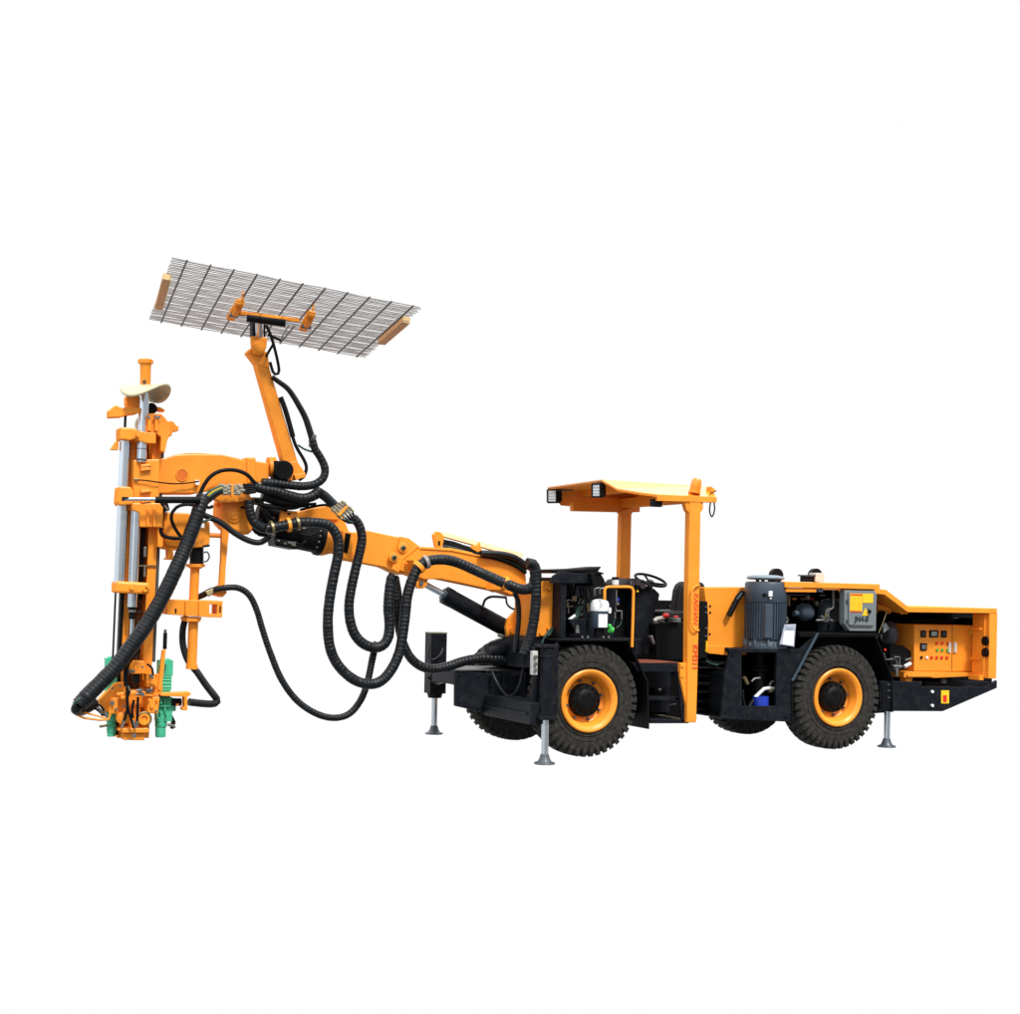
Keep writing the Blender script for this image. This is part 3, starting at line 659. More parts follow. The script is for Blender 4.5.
tr = P('warning_triangle', jb, YEL, [(865.6, 607.6), (869, 615.7), (862.3, 615.6)], -.022, .003, bevel=0)
CYL('latch', jb, BLK, Y(869.8, 611.5, -.02), Y(869.8, 611.5, -.05), .018, n=14)
CYL('latch_pin', jb, STL, Y(868.8, 608.5, -.02), Y(868.8, 608.5, -.03), .009, n=8)
for py in (601.5, 621.5): BX('hinge', jb, GRY, 847.2, py-1.6, 848.6, py+1.6, -.02, .03, bevel=0)
a = Y(861.6, 619.2, -.024); text('lettering', jb, 'JN4-8', INK, a, .082, FACE_Y, sx=.92, bold=.010)
# ------------------------------------------------------------------ rear hood / tail
tl = obj('tail_hood', MB().strip(px3([(875, 588.2), (886.5, 589.8), (908.5, 606.7), (997.3, 608.4)], .0), .055, .0, 1.3), OR, RIG, .006)
obj('tail_panel', MB().bx(989.2, 613.0, 997.0, 678.5, .004, .25), OR, tl, .006)
ti = MB()
xw = Y(989.2, 640, .0).x
for py in (629, 659): z = Y(983, py, .1).z; ti.box((xw-.05, .10, z-.01), (xw, .25, z+.01))
ti.box((xw-.015, .06, Y(985, 677, .1).z), (xw+.01, .25, Y(985, 614, .1).z)); ti.box((xw-.06, .07, Y(985, 680, .1).z), (xw, .25, Y(985, 675, .1).z))
obj('tail_rib', ti, OR, tl, .003)
for py in (641, 652.5):
    q = XP(986.0, py, xw-.02); CYL('cable_port', tl, BLK, q, q+V((-.02, 0, 0)), .052, n=24)
s0 = Y(889, 594, .1); s1 = Y(906, 608, .1)
for i in range(4):
    yy = .15+i*.22; obj('hood_slat', MB().bar(V((s0.x, yy, s0.z-.05)), V((s1.x, yy, s1.z-.05)), .05, .05), OR, tl, .004)
P('louvre_sheet', tl, OR, [(878, 604), (908, 611.5), (908, 614.5), (878, 609)], .25, .03)
obj('interior_wall', MB().pl([(878, 592), (884, 592), (907, 609.5), (992, 611), (992, 684), (878, 690)], .72, .03), PIT, tl, 0)
obj('cable_reel_drum', MB().pl([(912, 618), (975, 618), (975, 624), (912, 624)], .6, .2), BLK, tl, .01)
# cabinet
ec = obj('electrical_cabinet', MB().pl([(914.3, 624.4), (976, 625.6), (975, 671.4), (914, 671)], .30, .35), OR, RIG, .005)
obj('door_seam', MB().pl([(952.2, 625.4), (952.7, 625.4), (952.3, 671), (951.8, 671)], .296, .01), mat('seam_gap', (.25, .07, .005), .6), ec, 0)
PHD = mat('pale_handle', (.55, .52, .48), .45)
def gauge(x0, y0, x1, y1, face):
    g_ = BX('meter', ec, BLK, x0, y0, x1, y1, .285, .02, bevel=.003); dx, dy = (x1-x0)*.18, (y1-y0)*.2
    BX('dial', ec, face, x0+dx, y0+dy, x1-dx, y1-dy, .281, .01, bevel=0)
gauge(921.3, 630.5, 926.4, 637.3, DKG); gauge(930, 630.2, 938.6, 637.3, mat('meter_face', (.28, .34, .33), .35)); gauge(941.7, 630.6, 947, 637.4, DKG); gauge(920.8, 643.2, 927.2, 650.4, mat('meter_face_dark', (.12, .13, .14), .35))
for x, py, mm in [(936.4, 643, RED), (941.7, 643, RED), (947.3, 643.3, RED), (936.8, 650, LIME), (941.9, 650.1, LIME), (947.1, 650.2, LIME), (921, 657.5, BLK), (926.6, 657.5, WHT), (931.3, 657.5, RED), (936.3, 657.5, RED), (941.3, 657.6, RED), (946.5, 657.6, RED)]:
    q = Y(x, py, .30); CYL('push_button', ec, mm, q, q-V((0, .014, 0)), .0155, n=14)
for x in (950.2, 955.8): BX('door_handle', ec, PHD, x-1.3, 642.4, x+1.3, 652.6, .28, .025, bevel=.003)
P('warning_triangle', ec, YEL, [(971, 629), (973.8, 634.3), (968.6, 634.2)], .294, .005, bevel=0)
P('cabinet_base', RIG, OR, [(904, 671.5), (978, 672.5), (978, 676), (934, 678), (930, 677.5), (904, 677.5)], .25, .5)
P('base_foot', RIG, OR, [(906, 677), (913, 677), (912, 681.5), (906, 681.5)], .28, .1)
P('cabinet_base_strip', ec, OR, [(908, 674.3), (933, 674.8), (933, 677), (908, 677)], .225, .03)
P('gap_shade_strip', tl, PIT, [(976.6, 618), (980, 618), (979.5, 673), (975.8, 673)], .29, .3)  # dark strip put in to draw the shaded gap beside the cabinet
# drum left of cabinet and fittings
obj('rear_drum', MB().sph(Y(889.5, 634, .45), m(9.5, Y(889, 634, .45)), .85, 1, 1.35, 24), mat('scuffed_grey', (.05, .06, .075), .45, noise=.5, nscale=5), RIG, 0, True)
P('foil_tape', RIG, mat('foil', (.3, .34, .38), .35, noise=.4, nscale=12), [(883, 625), (886, 622.5), (889.5, 628.5), (884, 633)], .22, .02, bevel=.003)
pipe('dip_stick', RIG, [(886.8, 612), (882.5, 624), (876.5, 638)], .6, BRS, .12)
rv = empty('rear_valves', RIG)
obj('valve_body', MB().pl([(890, 645.5), (903, 645.5), (912, 652), (911, 659), (900, 672), (890, 672)], .35, .2), BLK, rv, .006)
pipe('steel_pipe', rv, [(884, 653), (885, 659.5), (890, 659.5)], .9, STL, .2)
pipe('steel_pipe', rv, [(890, 659), (895.5, 659), (897, 664)], 1.1, STL, .2); pipe('steel_pipe', rv, [(894, 657), (899.5, 657), (899.5, 666)], .9, STL, .18)
obj('valve_cluster', MB().bx(894, 665, 901, 669, .18, .06).cyl(Y(896.5, 668, .18), Y(896.5, 676, .18), .018, n=8).cyl(Y(893, 666, .18), Y(902, 666.5, .17), .014, n=8), STL, rv, .002, True)
pipe('white_sleeve', rv, [(904.5, 666.5), (910.5, 663.5)], 1.9, WHT, .2); pipe('steel_pipe', rv, [(905, 660), (911, 658.5)], 1.0, STL, .22)
obj('warning_lamp', MB().sph(Y(885, 650, .2), .015), RED, rv, 0, True)
# rear frame
rfm = obj('rear_frame', MB().pl([(880, 681), (922, 681.6), (922, 686.5), (985, 687.3), (997.2, 680.3), (997, 688), (943, 711.3), (880, 711)], .02, .04)
          .pl([(880, 687), (990, 688), (994, 688), (943, 711), (880, 711)], 1.5, .04).pl([(925, 681), (990, 682), (990, 688), (925, 688)], .5, .9), NAVY, RIG, .005)
P('chassis_box', rfm, PIT, [(800, 650), (890, 650), (940, 690), (940, 708), (800, 715)], .65, .7)
for ax_ in (0, 2.925): obj('axle', MB().lathe((ax_, .2, WHEELR), (0, 1, 0), [(0, .12), (.5, .12), (.62, .2), (.75, .22), (.88, .2), (1.0, .12), (1.5, .12)], 24), BLK, RIG, 0, True)
BOLTS('frame_bolt', rfm, WHT, [(931.7, 691.6), (931.7, 705.4)], .02, .016, .02, 8)
yt = P('warning_label', rfm, YEL, [(941.3, 690.4), (949.2, 690.4), (949, 703.4), (941.3, 703.4)], .014, .005, bevel=0)
P('label_mark', rfm, RED, [(943.2, 695.2), (946.8, 695.2), (946.8, 702), (943.2, 702)], .011, .004, bevel=0)
obj('tow_pin', MB().cyl(Y(942, 680.5, .4), Y(945.5, 681, .4), .025, n=10), STL, rfm, 0, True)
P('frame_trim', rfm, BLK, [(882, 682), (891, 682), (891, 710), (882, 710)], .005, .02)
for py in (684, 690, 697): BX('lug', rfm, GRY, 887.5, py, 890.5, py+1.2, -.002, .02, bevel=0)
# ------------------------------------------------------------------ boom
by = .82; bt = .26
bo = obj('boom', MB().pl([(367, 530.5), (402, 538), (408, 540.5), (413, 546), (403, 575), (384, 567), (349.5, 560.5), (354, 533)], by+.02, bt-.04)
         .pl([(395, 569), (399, 560), (415, 546.5), (450, 548), (500, 558), (523, 568), (526, 576), (527, 592), (518, 597), (505, 592.5), (470, 585), (441, 579), (424, 579.5), (407, 573)], by, bt)
         .pl([(401, 536.5), (409, 538.2), (420, 546.5), (403, 560), (399, 573), (392, 569.5)], by-.012, bt+.024), OR, RIG, .008)
P('boom_collar', bo, OR, [(343, 530.5), (355.5, 533), (350.5, 561), (344, 558), (342.5, 552)], by-.01, bt+.02)
P('collar_slot', bo, PIT, [(345.5, 533), (351, 534), (347.5, 553.5), (343.5, 552)], by-.016, .01, bevel=0)
for q in ((402.4, 548), (393.3, 557.6)):
    a = Y(q[0], q[1], by-.012)
    d_ = obj('pin_boss', MB().lathe(a, (0, -1, 0), [(0, .047), (.018, .047), (.022, .042)], 28), OR, bo, 0, True)
    obj('pin_washer', MB().lathe(a+V((0, -.022, 0)), (0, -1, 0), [(0, .029), (.008, .029), (.010, .024)], 20), BRS, bo, 0, True)
    obj('pin_bolt', MB().cyl(a+V((0, -.03, 0)), a+V((0, -.04, 0)), .013, n=8), BLK, bo, 0, True)
P('boom_rib', bo, OR, [(421, 547.2), (452, 549.5), (500, 559.5), (500, 561), (452, 551), (420, 549)], by-.012, .03, bevel=.002)
P('cylinder_lug', bo, OR, [(416.5, 577), (428, 579), (427, 586), (423, 588.8), (418, 588.5), (415.5, 584)], by+.03, .06)
obj('pin', bolts(MB(), [(421, 583.3)], by+.03, .022, .015, 18), STL, bo, 0, True)
# cable tray on top of boom
ty = by+.02
trk = obj('cable_tray', MB().prism([Y(440.3, 535.2, ty), Y(521.3, 557.6, ty), Y(523, 553.2, ty+.16), Y(442, 531.8, ty+.16)], (0, 0, -.008)), ORG, RIG, .001)
obj('tray_lining', MB().prism([Y(442, 536, ty+.005), Y(520, 557.6, ty+.005), Y(522, 554.2, ty+.155), Y(443, 532.8, ty+.155)], (0, 0, -.012)), PIT, trk, 0)
P('tray_bracket', trk, OR, [(433.3, 535), (436.5, 531.5), (440.5, 532), (444.8, 537), (442, 548.5), (435.5, 547)], ty-.02, .05)
P('tray_bracket', trk, OR, [(471.5, 548.5), (473, 545.5), (478, 545), (480, 542), (482, 551), (479, 553)], ty-.03, .05)
BX('bracket_slot', trk, PIT, 438.2, 541, 440.2, 545.5, ty-.024, .01, bevel=0)
P('tray_floor', trk, PIT, [(443, 539), (471, 547), (520, 561), (520, 566), (490, 558), (445, 547)], ty+.12, .05, bevel=0)
for k in range(5):
    o_ = k*1.6
    hose('cable', trk, [(443, 541+o_, ty+.04), (455, 543.5+o_, ty+.03), (470, 549+o_*.8, ty), (482, 552.5+o_*.6, ty-.02), (497, 554+o_*.8, ty-.03), (514, 559+o_, ty-.04), (526, 567+o_, ty-.06)], 1.6, wrap=False, material=GRN2 if k == 3 else BLK)
hose('cable_bundle', trk, [(481, 553.5), (490, 553.5), (503, 554.5), (515, 558), (527, 566), (535, 570)], 3.2, ty-.09, wrap=False)
# lift cylinder
lc = empty('lift_cylinder', RIG); ly = by+.13
p0, p1 = Y(447, 596.3, ly), Y(507, 629, ly); dd = (p1-p0).normalized(); rB = m(8.8, p0)
obj('barrel', MB().lathe(p0, dd, [(-.03, rB*.55), (-.03, rB*1.03), (.05, rB*1.03), (.06, rB), ((p1-p0).length-.03, rB), ((p1-p0).length, rB*.8)], 36), NAVY, lc, 0, True)
CYL('rod', lc, CHR, Y(423, 583.5, ly), p0, m(3.2, p0))
CYL('gland', lc, GRY, p0-dd*.055, p0-dd*.03, rB*.7)
pipe('clevis', lc, [(500, 625), (513, 630)], 5, OR, ly)
hose('hose', lc, [(483, 606), (485, 600), (491, 596.8), (500, 597), (506, 597.5)], 1.3, ly-.08, wrap=False)
hose('hose', lc, [(506, 597), (507, 604), (511, 608), (516, 610)], 1.0, ly-.1, wrap=False)
pipe('port_block', lc, [(498, 635), (510, 638)], 1.8, STL, ly-.08)
hose('hose', lc, [(507, 622), (512, 617), (517, 614)], 2.0, ly-.05, wrap=False)
# ------------------------------------------------------------------ boom head: rotary actuator group
hy = .84
bh = empty('rotation_head', RIG)
def ac_(name, a, b, rpx, mm, prof=None, y=hy, n=36, par=bh):
    A_, B_ = Y(a[0], a[1], y), Y(b[0], b[1], y); r_ = m(rpx, A_); L_ = (B_-A_).length
    pr = [(0, r_*.9), (.012, r_), (L_-.012, r_), (L_, r_*.9)] if prof is None else [(t*L_, k*r_) for t, k in prof]
    return obj(name, MB().lathe(A_, B_-A_, pr, n), mm, par, 0, True)
ac_('actuator_body', (273, 531), (322, 541), 13.5, BLK, y=.98)
ac_('actuator_flange', (316, 539.5), (322.5, 541.2), 15.5, BLK, y=.98)
for k in range(14):
    t = 2*math.pi*k/14; A_ = Y(316, 539.5, .98); B_ = Y(322.5, 541.2, .98); dx = (B_-A_).normalized(); e1 = dx.cross(V((0, 1, 0))).normalized(); e2 = dx.cross(e1)
    q = B_+(e1*math.cos(t)+e2*math.sin(t))*m(13.2, A_); q = q-(B_-A_); obj('flange_bolt', MB().cyl(q+dx*.005, q-dx*.014, .013, n=6), STL, bh, 0)
ac_('actuator_end', (322, 541), (332, 544), 14.5, OR, [(0, 1), (.3, 1), (1, .72)], y=.98)
ac_('actuator_neck', (329, 542), (347, 546.5), 11, OR, y=.96)
ac_('swing_motor', (257, 513), (286, 519), 9.5, BLK, y=.96)
ac_('swing_motor_cap', (254, 520), (262, 530), 8, BLK, y=.92)
P('actuator_plate', bh, BLK, [(274.5, 538), (300, 543), (303.5, 547), (296, 549.5), (275.5, 545.5)], .8, .25)
P('sensor_plate', bh, STL, [(287, 541), (297, 542), (295, 544), (289, 544)], .79, .02, bevel=0)
P('upper_arm', bh, OR, [(296, 512), (330, 504.8), (342, 512.5), (338, 520), (297, 518.5)], .92, .2, bevel=.008)
P('upper_arm_web', bh, OR, [(322, 517), (342, 514), (350, 534), (338, 536), (330, 520)], .95, .15)
P('hose_bracket', bh, OR, [(279.5, 522), (282, 510), (297.5, 511.5), (295, 528), (280, 526)], .74, .05)
P('bracket_hole', bh, PIT, [(286.5, 513), (291.5, 513), (289, 515.5)], .735, .01, bevel=0)
P('head_body', bh, OR, [(222, 500), (244, 497), (250, 508), (253, 531), (248, 535), (228, 529.5), (221, 522)], .80, .34, bevel=.02)
P('head_body', bh, OR, [(220, 498), (246, 493), (256, 500), (250, 512), (224, 512)], .86, .25, bevel=.02)
P('mount_lug', bh, OR, [(216.5, 503), (230, 501.5), (231, 507), (222, 508), (216.5, 506)], .84, .1, bevel=.01)
a = Y(234, 515, .80); obj('pivot_cap', MB().lathe(a, (0, -1, 0), [(0, .07), (.015, .07), (.02, .045), (.03, .04), (.032, .01)], 28), OR, bh, 0, True)
obj('grease_port', MB().sph(Y(243, 507.5, .79), .018, 1.3, 1, .7), BLK, bh, 0, True)
P('valve_plate', bh, mat('olive_steel', (.16, .16, .13), .45), [(254, 497), (265, 498), (264, 503), (300, 507.5), (298, 509), (254, 504.5)], .74, .08)
# ------------------------------------------------------------------ screen arm mount block + arm
ay = .70
sa = empty('screen_arm', RIG)
obj('arm_beam', MB().pl([(256.4, 364.5), (269.9, 369), (300.3, 470), (300, 477), (288.0, 477.5)], ay, .13), OR, sa, .008)
P('arm_foot', sa, OR, [(284.5, 463), (297, 461), (306, 474), (305.5, 478), (292, 481), (287, 479.5)], ay-.03, .06)
P('foot_plate', sa, OR, [(294, 475), (305.5, 472.5), (306, 477), (296, 480)], ay-.07, .05)
P('arm_knuckle', sa, OR, [(247.5, 352), (253, 347), (268, 352), (270, 369.5), (257.5, 365)], ay-.005, .14, bevel=.012)
P('knuckle_cover', sa, OR, [(251.2, 336), (267.4, 337.5), (266.8, 347), (264, 353), (259.5, 355), (255, 353.5), (252, 347)], ay-.06, .05, bevel=.008)
a = Y(259.3, 346.5, ay-.06); obj('knuckle_pin', MB().lathe(a, (0, -1, 0), [(0, .055), (.006, .055), (.008, .045)], 24), OR, sa, 0, True)
obj('rotary_block', MB().cyl(Y(284, 470, ay+.05), Y(284, 470, ay-.1), m(9.5, a), n=30).bx(274, 461, 289, 481, ay+.0, .12), BLK, sa, .004, True)
CYL('rotary_drum', sa, OR, Y(268, 467, .8), Y(275, 467, .8), m(10, a), n=30)
# screen plane
S = [V((-4.168, -.345, 4.29)), V((-2.034, -.553, 4.047)), V((-1.821, 1.514, 3.897)), V((-3.915, 1.816, 4.13))]
SN = V((.12, .06, 1)).normalized(); SC0 = (S[0]+S[1]+S[2]+S[3])/4
def SC(px, py, off=0):
    d = ray(px, py); o_ = SC0+SN*off; return CAM+d*((o_-CAM).dot(SN)/d.dot(SN))
S = [SC(172, 258), SC(421, 308), SC(365, 357), SC(149, 319)]
def SQ(u, v): return S[0].lerp(S[1], u).lerp(S[3].lerp(S[2], u), v)
scn = empty('mesh_screen', RIG)
NR = 50
rods = MB()
for i in range(NR):
    v = i/(NR-1)
    rods.tube([SQ(t/12, v)+SN*((.012 if i % 2 else -.012)+.004*math.sin(t*1.6+i*2.1)) for t in range(13)], .0052, 5)
obj('screen_rods', rods, ROD2, scn, 0, True)
for k in range(11):
    u = .055+.905*k/10
    obj('screen_crossbar', MB().tube([SQ(u, -.03)-SN*.014, SQ(u, 1.0)-SN*.014], .0082, 8), ROD, scn, 0, True)
def block(q0, q1, w, h):
    a_, b_ = SC(*q0, -.045), SC(*q1, -.045)
    obj('wood_block', MB().bar(a_, b_, w, h, SN), WOOD, scn, .003)
    e_ = (b_-a_).normalized(); obj('block_end', MB().bar(a_-e_*.012, a_-e_*.0005, w*.99, h*.99, SN), PINE, scn, .002)
    f_ = e_.cross(SN).normalized()
    obj('block_edge', MB().bar(a_+f_*(w/2+.006), b_+f_*(w/2+.006), .010, h*.98, SN), PINE, scn, .001)
block((166.5, 277), (158.3, 307), .062, .055); block((405.5, 320), (381.0, 341.5), .062, .06)
# screen carrier
off = -.11
ca, cb_ = SC(238.5, 313, off), SC(299.5, 321, off)
sd = (cb_-ca).normalized()
obj('screen_carrier', MB().bar(ca, cb_, .05, .035, SN), OR, scn, .004); cr = scn
obj('tilt_cylinder', MB().cyl(ca+sd*.08-SN*.035, cb_-sd*.12-SN*.035, .036, n=18), BLK, cr, 0, True)
obj('tilt_rod', MB().cyl(ca-SN*.03, cb_-SN*.03, .017, n=12), CHR, cr, 0, True)
for (x0, y0, x1, y1) in ((240.5, 302, 230.5, 318), (311.5, 313.5, 303, 329)):
    a_, b_ = SC(x0, y0, -.06), SC(x1, y1, -.06)
    obj('carrier_bracket', MB().bar(a_, b_, .075, .06, SN), OR, scn, .014)
    c_ = a_.lerp(b_, .5); obj('bracket_clamp', MB().bar(a_.lerp(b_, .12)-SN*.04, a_.lerp(b_, .55)-SN*.04, .055, .045, SN), OR, scn, .012)
    obj('clamp_stud', MB().cyl(a_+(a_-b_)*.15, a_+(a_-b_)*.15+SN*.08, .010, n=8), OR, scn, 0, True)
    obj('bracket_pin', MB().cyl(c_+sd*.045-SN*.05, c_-sd*.05-SN*.05, .02, n=14), STL, scn, 0, True)
pt, pb = SC(259.5, 319, off), Y(259.5, 340, ay)
obj('swivel_post', MB().cyl(pb, pt, m(4.0, pb), n=24), CHR, cr, 0, True)
obj('swivel_housing', MB().pl([(252.8, 319), (256.8, 319), (257, 336.5), (252.5, 336)], ay-.02, .1).pl([(262.5, 320), (265.5, 320.5), (265.5, 337), (262.3, 336.5)], ay-.02, .1), BLK, cr, .003)
for pts, rr in (([(266, 325), (271, 336), (276.5, 356), (279, 370), (277.5, 374), (273.5, 373), (270, 362)], 1.5), ([(268, 335), (276, 338), (281, 341)], 1.3), ([(274, 343), (268, 353), (266, 357)], 1.3), ([(281, 341), (284, 333), (289, 325)], .9)):
    hose('hose', sa, pts, rr, ay-.05, wrap=False, material=BLK if rr > 1 else STL)
# ------------------------------------------------------------------ feed support beam
fy_ = .72; ty_ = .60
sb = P('feed_support', RIG, OR, [(132, 460.5), (152, 459.5), (166, 457.8), (176, 454.6), (192, 453.8), (221, 454.4), (236, 457.6), (247, 460.8), (256, 461), (269, 463), (269, 481), (232, 487), (197, 493.5), (157, 493.5), (154, 481), (132, 480)], fy_, .32, bevel=.012)
P('beam_boss', sb, OR, [(246.5, 457.2), (256, 457.2), (256.5, 482), (247.5, 484)], fy_-.02, .36, bevel=.015)
P('end_cap', sb, OR, [(133.5, 460), (160, 459), (159, 480), (157.5, 507), (133.5, 507)], ty_-.0, .3, bevel=.01)
for py in (464.5, 468, 490, 500): P('weld_lug', sb, OR, [(141, py), (150, py-.6), (152, py+1.8), (141, py+3.2)], ty_-.04, .08)
a = Y(182, 475, fy_-.003); obj('beam_hole', MB().lathe(a, (0, -1, 0), [(0, .056), (.006, .056), (.006, .05), (-.03, .05)], 28, caps=False), OR, sb, 0, True)
obj('hole_shade_disc', MB().cyl(a, a-V((0, .002, 0)), .05, n=28), mat('shaded_orange', (.62, .13, .006), .5), sb, 0)  # disc in darkened orange paints the shade inside the hole
P('cover_lug', sb, OR, [(176, 454.5), (186, 453), (200, 453), (214, 454), (222, 455), (222, 456.5), (176, 456.5)], fy_+.05, .15, bevel=.004)
hose('sensor_cable', sb, [(138, 480, .57), (146, 480.5, .57), (160, 482.5, .57), (175, 483.8, .66), (190, 482.8, .67), (199, 481, .67)], .7, fy_-.04, wrap=False, material=BLK)
BX('cable_clip', sb, WHT, 195.5, 480, 199.5, 485, fy_-.05, .03, bevel=.003)
BX('cable_clip', sb, BRS, 134, 478.5, 139, 480.8, ty_-.03, .02, bevel=.003)
# feed slide cylinder
fc = empty('feed_tilt_cylinder', RIG); fq = ty_-.16
CYL('rod', fc, CHR, Y(124, 499.2, fq), Y(157, 499.2, fq), m(1.9, a)); CYL('rod_end', fc, BLK, Y(122, 498.8, fq), Y(132, 499.1, fq), m(2.1, a), m(1.7, a))
ac_('barrel', (155, 500.0), (200, 500.0), 3.4, BLK, y=fq, par=fc)
P('cylinder_mount', fc, BLK, [(157, 503), (168, 503), (170, 510), (163, 513), (159, 508)], fy_-.05, .1)
pipe('cylinder_fitting', fc, [(164.5, 505.5), (168.5, 511)], 1.2, STL, fy_-.12)
# ------------------------------------------------------------------ drill feed
ty_ = .60
df = empty('drill_feed', RIG)
def L(px, py): # axis lean helper: x offset along feed
    return px-(py-500)*.042
def vtube(name, x500, y0, y1, rpx, mm, y, par=df, n=28):
    return CYL(name, par, mm, Y(L(x500, y0), y0, y), Y(L(x500, y1), y1, y), m(rpx, Y(150, 500, y)), n=n)
vtube('chrome_column', 122.4, 439, 583, 4.9, CHR, ty_)
vtube('chrome_column', 140.0, 389, 462, 4.9, CHR, ty_+.0)
vtube('chrome_column', 136.6, 507, 607, 4.8, CHR, ty_+.02)
vtube('sleeve_ring', 140.0, 448.5, 449.3, 5.05, ROD, ty_); vtube('sleeve_ring', 140.0, 459, 461, 5.2, ROD, ty_)
vtube('rail_backing', 126.3, 437, 735, 1.8, BLK, ty_+.1)
def vbar(name, xl, xr, y0, y1, mm, y, dep, par=df, bevel=.004):
    return P(name, par, mm, [(L(xl, y0), y0), (L(xr, y0), y0), (L(xr, y1), y1), (L(xl, y1), y1)], y, dep, bevel=bevel)
vbar('feed_beam', 127.5, 134.5, 440, 738, OR, ty_+.12, .2)
vbar('feed_beam', 150.2, 159, 437, 738, OR, ty_+.10, .22)
vbar('feed_web', 134, 151, 440, 736, mat('shaded_web_steel', (.10, .035, .008), .6, noise=.3), ty_+.26, .03)  # shade between the beams is put into the web's colour
vbar('wear_strip', 158.6, 162.2, 440, 662, ROD, ty_+.14, .05); vbar('wear_strip', 123.8, 126.6, 590, 662, ROD, ty_+.14, .05)
vbar('inner_rail', 143.5, 147.0, 505, 600, BLK, ty_+.14, .05)
vtube('feed_cable', 119.5, 592, 660, 1.0, BLK, ty_+.0); vtube('feed_cable', 121.9, 412, 428, 1.3, BLK, ty_)
vtube('cylinder_gland', 136.7, 606.5, 612, 3.7, BLK, ty_+.02); vtube('gland_ring', 136.7, 610, 612, 4.0, STL, ty_+.02); vtube('cylinder_gland', 136.8, 613, 619, 3.2, BLK, ty_+.02)
vtube('piston_rod', 137.3, 618, 660, 2.2, CHR, ty_+.04)
for q in ((143.8, 547, 146.5, 557), (143.8, 566, 145.8, 577)): BX('rail_fitting', df, STL, *q, ty_+.08, .04)
vbar('rail_tie', 141, 159.5, 565, 566.3, BRS, ty_+.08, .02, bevel=0)
hose('feed_hose', df, [(138, 612), (144, 613), (148, 618), (150, 628)], .8, ty_, wrap=False)
# clamps on columns
P('column_clamp', df, OR, [(120.3, 427), (131, 427.5), (137.5, 429), (138.5, 438), (130, 440.5), (120.3, 439.5)], ty_-.09, .22, bevel=.015)
P('column_clamp', df, OR, [(117, 440), (118.5, 441), (118.5, 450), (110.5, 449.5)], ty_-.02, .06)
P('column_clamp', df, OR, [(135, 431), (156, 433), (156, 443.5), (147, 443), (136, 440)], ty_-.06, .22)
P('column_clamp', df, OR, [(119.3, 486.5), (131, 487), (134, 492), (133, 504.5), (119.5, 505.5), (118, 502)], ty_-.09, .22, bevel=.012)
P('column_clamp', df, OR, [(116.5, 581), (150.5, 583), (150, 594.3), (115.8, 593)], ty_-.09, .24, bevel=.02)
BOLTS('clamp_bolt', df, OR, [(132, 587.5), (145, 589.5), (138, 434.5), (147, 587)], ty_-.09, .022, .02, 8)
P('column_clamp', df, OR, [(131, 503), (160, 503), (163, 508), (162, 527.5), (140, 527), (139.5, 513), (131.5, 510)], ty_-.03, .25, bevel=.01)
for x in (147, 153.5): P('clamp_rib', df, OR, [(x, 508), (x+2.2, 508), (x+2.2, 527), (x, 527)], ty_-.055, .03)
P('clamp_tail', df, OR, [(157, 507), (163, 507), (163, 547), (158, 547)], ty_-.0, .2)
# top of feed
P('top_head', df, OR, [(145, 414.5), (151, 413.3), (161, 413.5), (165.5, 418), (170, 424), (170.5, 434), (167.5, 440), (165, 452.5), (160.5, 451), (161, 437), (155, 433), (145, 432)], ty_-.04, .2, bevel=.008)
for x in (148, 155): P('head_rib', df, OR, [(x, 416), (x+3.2, 416), (x+3.2, 431), (x, 431)], ty_-.07, .04)
BOLTS('head_bolt', df, STL, [(148.3, 417), (155.2, 416.6), (158.7, 417.4)], ty_-.07, .014, .015, 8)
P('claw', df, OR, [(163.5, 424), (169.5, 420.8), (173.5, 421.5), (176, 425), (179, 427), (178.5, 431), (173, 431.5), (171.5, 436), (168.5, 437), (168, 432)], ty_-.0, .1, bevel=.006)
P('top_bracket', df, OR, [(126.5, 396), (141, 396), (141, 411), (130, 408.5), (126.5, 404)], ty_+.03, .12)
P('top_bracket', df, OR, [(109, 410.5), (116, 405), (122, 408), (127, 406), (141, 408), (141, 412), (136, 414), (128, 415), (121, 417), (109, 417.5)], ty_-.04, .12, bevel=.008)
obj('rod_guide_disc', MB().lathe(Y(158, 409, ty_+.1), V((.1, 0, 1)), [(-.02, .055), (0, .06), (.015, .03)], 24), OR, df, 0, True)
obj('top_pulley', MB().cyl(Y(151.5, 408.5, ty_+.05), Y(151.5, 408.5, ty_+.2), .05, n=24), BLK, df, 0, True)
obj('hose_drum', MB().lathe(Y(148, 424, ty_+.15), (0, 1, 0), [(0, .10), (.1, .10)], 28), CREAM, df, 0, True)
a = Y(145.3, 388, ty_); b = Y(145.6, 361.5, ty_); d1 = (b-a)
obj('stinger_tube', MB().lathe(a, d1, [(-.0, .045), (d1.length*.78, .047), (d1.length*.9, .05), (d1.length*.93, .066), (d1.length*1.05, .066), (d1.length*1.08, .058)], 28), OR, df, 0, True)
obj('stinger_hole', MB().cyl(Y(144.4, 381.7, ty_-.044), Y(144.4, 381.7, ty_-.052), .016, n=16), ROD, df, 0)
